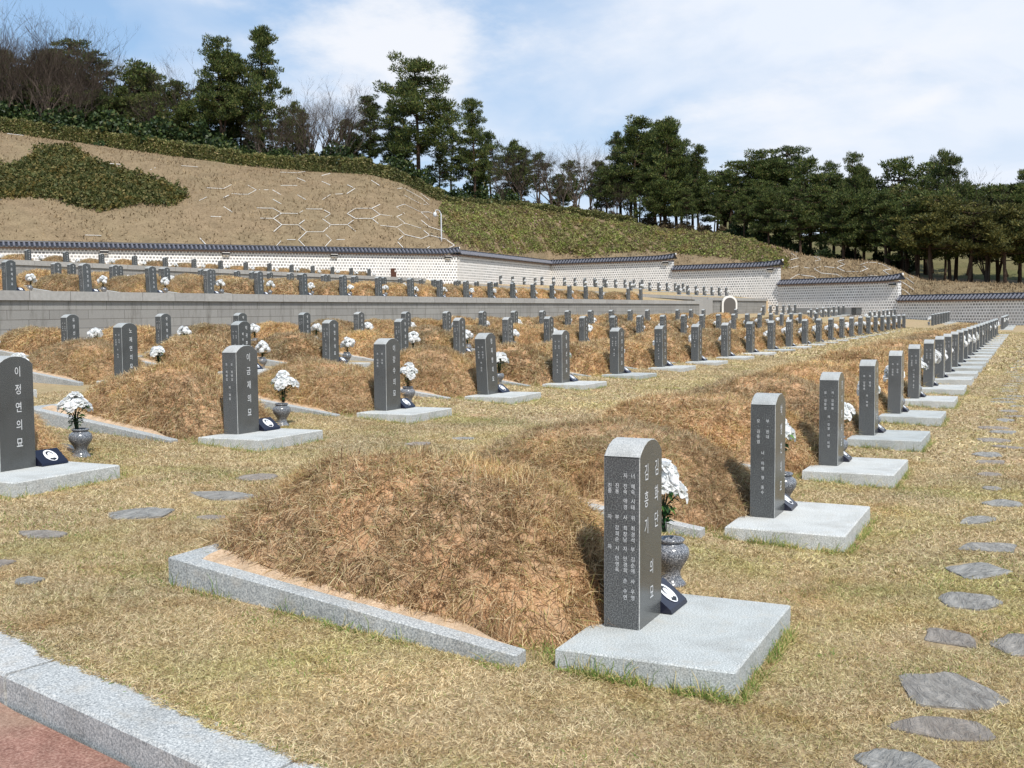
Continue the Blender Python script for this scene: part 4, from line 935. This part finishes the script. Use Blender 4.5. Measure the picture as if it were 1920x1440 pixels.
def bare_parts(seed, h, spread=.35, depth=6, m=None):
    r = random.Random(seed); tr = MB(); V = []
    def grow(p, d, l, rad, lev):
        e = p + d * l; mdp = p.lerp(e, .5) + Vector((r.gauss(0, .04), r.gauss(0, .04), 0)) * l
        if lev >= 3: 
            s = d.orthogonal().normalized() * rad; s2 = d.cross(s).normalized() * rad; s = s * .8; s2 = s2 * .8
            V.extend([p - s, p + s, e]); V.extend([p - s2, p + s2, e])
        else: tr.tube([p, mdp, e], [rad, rad * .85, rad * .68], 5 if lev < 2 else 3, 0, False)
        if lev >= depth: return
        for k in range(r.choice([2, 3, 3]) if lev else r.choice([3, 4])):
            nd_ = (d + Vector((r.gauss(0, spread), r.gauss(0, spread), r.gauss(.1, .2)))).normalized()
            f = r.uniform(.45, 1.0) if k else 1.0
            grow(p.lerp(e, f), nd_, l * r.uniform(.62, .86), rad * .60, lev + 1)
    grow(Vector((0, 0, -.4)), Vector((r.gauss(0, .04), r.gauss(0, .04), 1)).normalized(), h * .25, h * .0105, 0)
    for k in range(2): 
        if r.random() < .6: grow(Vector((r.gauss(0, .3), r.gauss(0, .3), -.4)), Vector((r.gauss(0, .12), r.gauss(0, .12), 1)).normalized(), h * .23, h * .007, 0)
    zmax = max(q.z for q in V) if V else h
    return tr.mesh('trunk', M_TWIG), tris('twigs', np.array([tuple(q) for q in V]), 3, M_TWIG), zmax
PINES = {
 'tall': [pine_parts(3, 15, .30, 3.9, 21, 1.25), pine_parts(5, 16, .34, 3.7, 22, 1.2, lean=.03), pine_parts(6, 15, .36, 4.1, 19, 1.25, lean=-.05, split=True)],
 'spire': [pine_parts(7, 16, .22, 4.2, 24, 1.1, spiky=True)],
 'spread': [pine_parts(11, 15, .34, 5.6, 23, 1.3, .42, lean=-.04, round_=True)],
 'low': [pine_parts(13, 11, .28, 4.2, 14, 1.2, split=True), pine_parts(17, 11, .36, 4.4, 14, 1.2, lean=.06), pine_parts(19, 12, .40, 4.2, 14, 1.2, lean=-.07)],
 'cone': [pine_parts(23, 15, .14, 4.2, 22, 1.2, spiky=True)],
 'gold': [pine_parts(29, 10, .42, 3.8, 12, 1.2, mneedle=M_PINE2, split=True)]}
BARES = [bare_parts(s, 12, .34) for s in (2, 9, 15, 27)]; BUSHB = [bare_parts(s, 5, .5) for s in (31, 44)]
_o1 = ['', 'first', 'second', 'third', 'fourth', 'fifth', 'sixth', 'seventh', 'eighth', 'ninth', 'tenth', 'eleventh', 'twelfth', 'thirteenth', 'fourteenth', 'fifteenth', 'sixteenth', 'seventeenth', 'eighteenth', 'nineteenth']
_o2 = ['twent', 'thirt', 'fort', 'fift', 'sixt', 'sevent', 'eight', 'ninet']
def ordinal(n):
    if n >= 100: return 'hundred-and-' + ordinal(n - 100) if n > 100 else 'hundredth'
    if n < 20: return _o1[n]
    return _o2[n // 10 - 2] + ('ieth' if n % 10 == 0 else 'y-' + _o1[n % 10])
ORDL = [ordinal(k) for k in range(1, 200)]
TREES = []   # (x, depth beyond crest, top y, kind, width factor)
for x, o, ty, k, w_ in [
    (505, 6, 46, 'spire', .85), (425, 5, 66, 'tall', .8), (560, 10, 190, 'low', .6), (395, 9, 150, 'tall', .8), (340, 12, 150, 'low', 1.1), (280, 14, 118, 'low', 1.2), (210, 12, 100, 'tall', 1.1), (150, 16, 78, 'tall', 1.2), (95, 14, 118, 'low', 1.1), (30, 18, 100, 'tall', 1.2), (-40, 16, 90, 'tall', 1.1), (-110, 15, 80, 'low', 1.2),
    (250, 8, 165, 'low', 1.0), (310, 8, 175, 'low', .9),
    (790, 5, 112, 'spread', 1.0), (700, 8, 178, 'tall', 1.0), (745, 14, 190, 'tall', .9), (655, 18, 225, 'low', .8), (893, 3, 182, 'tall', .75), (850, 12, 240, 'low', .8), (965, 8, 262, 'low', .8), (1015, 12, 285, 'low', .8), (925, 16, 245, 'low', .8),
    (1195, 6, 216, 'tall', 1.05), (1250, 5, 214, 'cone', 1.0), (1165, 12, 245, 'tall', .9), (1230, 16, 225, 'tall', 1.0), (1310, 9, 268, 'tall', .75), (1080, 14, 300, 'low', .9), (1120, 9, 300, 'low', 1.0), (1280, 18, 290, 'low', 1.1),
    (1370, 8, 300, 'low', 1.2), (1425, 10, 275, 'tall', 1.15), (1470, 14, 272, 'tall', 1.2), (1520, 9, 290, 'low', .9), (1562, 15, 298, 'tall', .8), (1602, 7, 280, 'tall', .55), (1345, 20, 325, 'low', 1.2), (1640, 12, 335, 'low', 1.2), (1690, 14, 292, 'low', 1.0), (1735, 18, 300, 'low', 1.1), (1770, 10, 280, 'spread', .55), (1820, 14, 342, 'low', 1.1), (1870, 12, 340, 'low', 1.1), (1910, 8, 310, 'tall', .9), (1960, 12, 300, 'low', 1.2), (2030, 12, 310, 'low', 1.2),
    (1580, 4, 350, 'low', 1.05), (1500, 4, 345, 'low', 1.05), (1440, 3, 350, 'low', 1.0), (1660, 4, 355, 'low', 1.05), (1745, 3, 360, 'gold', 1.15), (1815, 3, 370, 'gold', 1.2), (1885, 3, 375, 'gold', 1.2), (1950, 4, 365, 'low', 1.1), (1700, 8, 345, 'gold', 1.0), (1395, 3, 365, 'low', .95), (1340, 3, 360, 'low', .95), (1290, 2, 350, 'low', .9), (1780, 6, 350, 'low', 1.1), (1620, 7, 350, 'low', 1.1),
    (1240, 3, 330, 'low', .9), (1200, 3, 320, 'low', .9), (1540, 20, 335, 'low', 1.3), (1400, 22, 335, 'low', 1.3), (1480, 24, 335, 'low', 1.3), (1300, 24, 320, 'low', 1.3),
    (60, 8, 150, 'low', 1.2), (120, 7, 165, 'low', 1.2), (185, 7, 170, 'low', 1.2), (10, 8, 140, 'low', 1.2), (365, 7, 190, 'low', 1.1), (-90, 9, 130, 'low', 1.2), (460, 10, 170, 'low', 1.0), (540, 8, 225, 'low', .8), (670, 9, 250, 'low', .9), (760, 6, 250, 'low', .9), (830, 7, 275, 'low', .8), (900, 8, 280, 'low', .8), (980, 9, 310, 'low', .9), (1050, 9, 325, 'low', .9), (1140, 5, 310, 'low', 1.0),
    (1360, 14, 318, 'low', 1.3), (1410, 6, 335, 'low', 1.2), (1455, 7, 340, 'low', 1.2), (1545, 6, 345, 'low', 1.2), (1590, 14, 332, 'low', 1.2), (1665, 8, 350, 'low', 1.2), (1720, 5, 352, 'low', 1.2), (1790, 12, 338, 'low', 1.1), (1850, 8, 340, 'low', 1.2), (1930, 9, 335, 'low', 1.2), (1270, 10, 260, 'tall', 1.0), (1185, 10, 270, 'low', 1.1)]:
    TREES.append((x, o, ty, k, w_))
TREES.sort()
AD = {'tall': 'tall dark pine with layered branches', 'spire': 'tall pine with a pointed spire top', 'spread': 'big spreading pine with a round crown and leaning trunk', 'low': 'dense dark green pine', 'cone': 'broad cone-shaped dark evergreen', 'gold': 'yellowish green pine with several stems'}
for i, (x, o, ty, k, w_) in enumerate(TREES):
    d = float(np.interp(x, CX, CD)) + o; b = plan(x, d); zb = float(hill_z(x, d)); zt_ = EYE + (hor(x) - ty) / F * d
    c = PINES[k]; tr_, cr_, h = c[i % len(c)]; s = (zt_ - zb) / (h + .45); r = random.Random(i * 7 + 1)
    q = thing('pine_tree', '%s, %s pine from the left' % (AD[k], ORDL[i]), 'pine tree', (b[0], b[1], zb), 0 if k == 'spread' else r.random() * 6.28, 'pines on the hill')
    q.scale = (s * w_, s * w_, s); obj('trunk', tr_, q); obj('crown', cr_, q)
BT = [(-20, 7, 5), (40, 8, 18), (95, 8, 28), (150, 7, 30), (205, 8, 60), (110, 4, 60), (70, 5, 70), (600, 6, 170), (640, 4, 160), (1010, 4, 270), (1130, 4, 320), (1180, 3, 340), (1220, 3, 350), (-60, 8, 10), (10, 6, 22), (60, 9, 35), (125, 6, 20), (180, 8, 55), (225, 10, 95), (345, 9, 92), (590, 5, 155), (625, 7, 148), (655, 5, 165), (575, 12, 200), (975, 5, 252), (1035, 6, 262), (1085, 6, 250), (1110, 8, 262), (1848, 6, 315), (1160, 3, 330), (530, 3, 190), (495, 3, 215), (560, 3, 225), (1060, 4, 310), (300, 6, 150), (90, 3, 110), (35, 3, 105), (160, 3, 125), (940, 4, 290)]
BT.sort()
for i, (x, o, ty) in enumerate(BT):
    d = float(np.interp(x, CX, CD)) + o; b = plan(x, d); zb = float(hill_z(x, d)); zt_ = EYE + (hor(x) - ty) / F * d; tr_, tw_, h = BARES[i % 4]; s = (zt_ - zb) / h; r = random.Random(i * 11 + 5)
    q = thing('bare_tree', 'leafless grey-brown tree with fine twigs, %s bare tree from the left' % ORDL[i], 'tree', (b[0], b[1], zb), r.random() * 6.28, 'bare trees on the hill')
    w_ = s * r.uniform(.85, 1.1); q.scale = (w_, w_, s); obj('trunk', tr_, q); obj('twigs', tw_, q)
# evergreen bushes under the trees
def bush_mesh(seed, m):
    r = np.random.default_rng(seed); n = 3000; U3 = r.normal(size=(n, 3)); U3 /= np.linalg.norm(U3, axis=1, keepdims=True); U3[:, 2] = np.abs(U3[:, 2])
    lump = 1 + .22 * np.sin(U3[:, 0] * 5 + seed) * np.sin(U3[:, 1] * 6) + .15 * np.sin(U3[:, 2] * 9 + U3[:, 0] * 4)
    P = U3 * (r.random((n, 1)) ** .25) * lump[:, None] * np.array([1.6, 1.6, 1.9]); return leaf_cloud(P, .22, m, 'foliage')
BU = [bush_mesh(s, M_BUSH) for s in (1, 2, 3)]; BD = [bush_mesh(s, M_DRYBUSH) for s in (4, 5)]
mb = MB()
for k in range(5): a = k * 1.3; mb.tube([(0, 0, -.3), (.3 * math.cos(a), .3 * math.sin(a), .6), (.7 * math.cos(a), .7 * math.sin(a), 1.4)], [.06, .045, .02], 5)
ME_BST = mb.mesh('stems', M_BARK)
bl = [(x, 2.6 + (i % 3) * 1.3, (1.75 if x < 440 else 1.3) + .4 * math.sin(i * 1.7), 0) for i, x in enumerate(list(range(-70, 440, 24)) + [470, 500, 535, 560, 600, 640, 680, 715, 750, 785, 830, 860, 900, 950])]
bl += [(x, 2.0 + (i % 3), .8, 1) for i, x in enumerate([985, 1010, 1045, 1080, 1115, 1150, 1180, 1215, 1250, 1285, 1320, 1355, 545, 515, 480])] + [(1545, 2.5, .8, 0), (1500, 6, 1.2, 0), (1590, 9, 1.1, 0), (1650, 12, 1.0, 0), (1420, 4, 1.1, 0), (1460, 5, 1.1, 0), (1690, 16, 1.1, 0), (1380, 4, 1.1, 0)]
bl.sort()
for i, (x, o, s, k) in enumerate(bl):
    d = float(np.interp(x, CX, CD)) + o; b = plan(x, d); zb = float(hill_z(x, d))
    q = thing('evergreen_bush' if k == 0 else 'dry_bush', ('rounded dark evergreen bush under the trees, %s bush from the left' if k == 0 else 'brown leafless brush under the pines, %s bush from the left') % ORDL[i], 'bush', (b[0], b[1], zb - .1), i * 1.1, 'bushes below the trees')
    q.scale = (s, s, s * (1 if k else 1.05)); obj('foliage', (BU if k == 0 else BD)[i % (3 if k == 0 else 2)], q); obj('stems', ME_BST, q)

# ------------------------------------------------------------------ stepping stones
def flag(px, r, seed, poly=None):
    rr = random.Random(seed * 13 + 5); nc = rr.choice([4, 5, 5, 6]); cor = []
    for k in range(nc):
        a = 2 * PI * (k + rr.uniform(-.22, .22)) / nc + .6; q = rr.uniform(.85, 1.25); cor.append(Vector((r[0] * q * math.cos(a), r[1] * q * math.sin(a), 0)))
    vs = []
    for k in range(nc):
        a, b = cor[k], cor[(k + 1) % nc]
        for j in range(5):
            p = a.lerp(b, j / 5); f = 1 + (rr.uniform(-.05, .05) if j else -.07); vs.append((p.x * f, p.y * f))
    n = len(vs); m_ = MB(); top = .008
    rim = [(x, y, top - .004 + rr.uniform(-.002, .002)) for x, y in vs]; low = [(x * 1.01, y * 1.01, -.05) for x, y in vs]
    i1_ = [(x * .93, y * .93, top + rr.uniform(-.002, .003)) for x, y in vs]; i2_ = [(x * .5, y * .5, top + rr.uniform(-.002, .005)) for x, y in vs]
    m_.add(low + rim + i1_ + i2_ + [(0, 0, top + .003)], [(g * n + k, g * n + (k + 1) % n, (g + 1) * n + (k + 1) % n, (g + 1) * n + k) for g in range(3) for k in range(n)] + [(3 * n + k, 3 * n + (k + 1) % n, 4 * n) for k in range(n)])
    return m_.mesh('flagstone', M_SLATE)
FS = [(5.19, .30, .27, .21, 'large blue-grey slate slab by the right edge'), (4.72, .30, .14, .19, 'smaller slate piece touching the large slab'), (6.04, .35, .20, .16, None), (6.86, .30, .22, .18, None), (7.71, .30, .26, .19, None), (8.5, .22, .17, .24, None), (9.54, .37, .25, .12, None),
      (10.45, .19, .22, .20, None), (11.28, .3, .14, .10, None), (12.24, .35, .15, .12, None), (6.07, -.02, .24, .16, None), (4.28, .42, .13, .15, None), (8.6, -.25, .15, .12, None)]
LF = [(5.95, 5.77, .22, .24, None), (6.8, 5.75, .2, .34, None), (7.67, 6.08, .2, .18, None), (5.13, 5.84, .12, .2, None), (6.1, 5.24, .07, .13, None), (4.26, 4.98, .09, .09, None), (10.28, 5.98, .16, .16, None), (10.94, 5.77, .12, .14, None), (4.45, 5.42, .12, .09, None), (9.7, 8.6, .12, .12, None)]
rr = random.Random(77); u = 13.1
while u < 62:
    for li, dv in enumerate((.15 + rr.random() * .3, -.25 - rr.random() * .3, -.9 - rr.random() * .4)):
        if u < 34 or li < 2: FS.append((u + rr.uniform(-.2, .2), dv, rr.uniform(.15, .28), rr.uniform(.14, .28), '@%d' % li))
    u += rr.uniform(.75, 1.0) if u < 34 else rr.uniform(1.1, 1.5)
cnt_ = {}
for i, (u, v, a, b, s) in enumerate(FS + LF):
    right = i < len(FS)
    if s and s[0] == '@':
        cnt_[s] = cnt_.get(s, 0) + 1; s = 'slate stepping stone, %s far one in the %s lane of the right path' % (ORDL[cnt_[s] - 1], ['left', 'middle', 'right'][int(s[1])])
    elif not s:
        kk_ = 'n' if right else 'l'; cnt_[kk_] = cnt_.get(kk_, 0) + 1
        s = ('flat slate stepping stone, %s from the near end of the right path' if right else 'flat grey slate sunk in grass between the first two rows, %s one') % ORDL[cnt_[kk_] - 1]
    lab = s or ('flat slate stepping stone in the right-hand path, number %d along it' % (i + 1) if right else 'flat slate stepping stone in the grass between the first two rows, number %d' % (i - len(FS) + 1))
    z = float(gz(u, v)) + (.004 if u < 16 else .0)
    thing('stepping_stone', lab, 'stepping stone', (u, v, z), rr.uniform(-.5, .5), 'slate stepping stones', me=flag(None, (a, b), i))

# ------------------------------------------------------------------ grass
stones = np.array([(s[0], s[1], max(s[2], s[3])) for s in FS + LF if s[0] < 20]); stone_dims = [(s[2], s[3]) for s in FS + LF if s[0] < 20]
def lawn_points(n, u0, u1, v0, v1):
    u = RN.uniform(u0, u1, n); v = RN.uniform(v0, v1, n); x, d = cam_xd(u, v)
    k = (x > -260) & (x < 2350) & (u > kerb_u(v) - .01) & (d > 2.5)
    for su, sv, sr in [(R1u[i], 1.74, 0) for i in range(6)] + [(6.28 + 2.985 * i, 7.6, 0) for i in range(5)] + [(12.9 - 2.99 + 2.99 * i, 13.65, 0) for i in range(4)]:
        k &= ~((u > su - .45) & (u < su + .81) & (v > sv - .60) & (v < sv + .28)); k &= ~((((u - su - MCX) / .92) ** 2 + ((v - sv - MCY) / 1.3) ** 2) < 1) ; k &= ~((u > su - .56) & (u < su - .2) & (v > sv + .42) & (v < sv + 2.53))
    for (su, sv, sr), (a, b) in zip(stones, stone_dims): k &= ~(((u - su) / (a * .93)) ** 2 + ((v - sv) / (b * .93)) ** 2 < 1)
    return u[k], v[k]
def field(u, v): return np.sin(u * 1.7 + np.sin(v * 1.3) * 2) * np.sin(v * 2.1 + np.sin(u * .9) * 2) + .6 * np.sin(u * 4.3 + v * 3.1) * np.sin(v * 5.2 - u * 1.7)
Vs = []
for n, (u0, u1, v0, v1), l, w_ in [(560000, (3.05, 7.2, -.6, 5.8), .032, .0034), (400000, (7.2, 13, -.8, 9.2), .040, .0055), (120000, (3.3, 7.2, 5.8, 9.6), .038, .0048), (260000, (13, 32, -2.2, 13.5), .055, .011), (50000, (7, 13, 9.2, 13.5), .045, .008), (90000, (32, 80, -2.5, 13), .10, .03), (120000, (3.2, 9, -3.2, -.6), .036, .0045), (70000, (9, 22, -4.5, -.8), .05, .009)]:
    u, v = lawn_points(n, u0, u1, v0, v1); m_ = len(u); fl = field(u, v); kk = RN.random(m_) < np.clip(.95 + .0 * fl, .6, 1); u, v = u[kk], v[kk]; m_ = len(u)
    P = np.stack([u, v, gz(u, v) - .001], 1); D = RN.normal(0, 1, (m_, 3)); D[:, 2] = RN.uniform(.1, .85, m_); Vs.append(blades(P, D, RN.uniform(.5, 1.3, m_) * l, RN.uniform(.7, 1.3, m_) * w_, .5))
m_ = 30000; v = RN.uniform(-2, 6.5, m_); rag = .012 * np.sin(v * 6) + .010 * np.sin(v * 17 + 1) + .008 * np.sin(v * 41); u = kerb_u(v) - .035 + rag + np.abs(RN.normal(0, .04, m_))
P = np.stack([u, v, gz(u, v) + .010], 1); D = RN.normal(0, 1, (m_, 3)); D[:, 2] = RN.uniform(.0, .5, m_); Vs.append(blades(P, D, RN.uniform(.5, 1.3, m_) * .032, RN.uniform(.7, 1.3, m_) * .0034, .5))
V = np.concatenate(Vs)
stuff(obj('lawn_grass', blade_mesh('lawn_grass', V, M_LAWN)), 'short dry straw-coloured grass with green patches over the whole lawn', 'grass')
# greener, taller blades in patches, along slabs and kerbs
PU = []; PV = []
def edge(u0, v0, u1, v1, n, s=.03):
    t = RN.random(n); cl = (np.sin(t * 23 + u0 * 3) + np.sin(t * 11 + v0)) > -.7; t = t[cl]; PU.append(u0 + (u1 - u0) * t + RN.normal(0, s, len(t))); PV.append(v0 + (v1 - v0) * t + RN.normal(0, s, len(t)))
for i, (su, sv) in enumerate([(q, 1.74) for q in R1u[:7]] + [(6.28 + 2.985 * i, 7.6) for i in range(6)]):
    n = 700 if i == 0 else 420 if i == 1 else 240
    edge(su - .47, sv - .60, su - .47, sv + .30, n * 2, .02); edge(su - .46, sv - .62, su + .82, sv - .62, int(n * 1.4), .02); edge(su + .83, sv - .55, su + .83, sv + .2, n // 2); edge(su - .60, sv + .4, su - .60, sv + 2.5, n, .02); edge(su - .4, sv + .3, su - .2, sv + .45, n // 3, .05)
u, v = lawn_points(90000, 3.2, 13, -.6, 9.3); fl = field(u, v); k = fl > .55; PU.append(u[k][:22000]); PV.append(v[k][:22000])
t = RN.random(1200); vq = 6 - 8 * t; rag = .03 * np.sin(vq * 9) + .02 * np.sin(vq * 23 + 1) + .015 * np.sin(vq * 51); PU.append(kerb_u(vq) + .02 + rag * .8 - np.abs(RN.normal(0, .03, 1200)) * (rag > -.01) + RN.normal(0, .012, 1200)); PV.append(vq)
u = np.concatenate(PU); v = np.concatenate(PV); m_ = len(u); edge_n = sum(len(a) for a in PU[:-2]); kz = np.zeros(m_); kz[-1200:] = .012; Ln = RN.uniform(.022, .05, m_); Ln[:edge_n] = RN.uniform(.03, .085, edge_n) + .08 * (RN.random(edge_n) < .12)
D = RN.normal(0, .55, (m_, 3)); D[:, 2] = RN.uniform(.5, 1.3, m_); D[-1200:, 2] *= .35; P = np.stack([u, v, gz(u, v) - .003 + kz], 1)
stuff(obj('green_tufts', blade_mesh('green_tufts', blades(P, D, Ln, RN.uniform(.0028, .005, m_), .8), M_TUFT)), 'greener taller grass blades along the slab edges and in patches', 'grass')
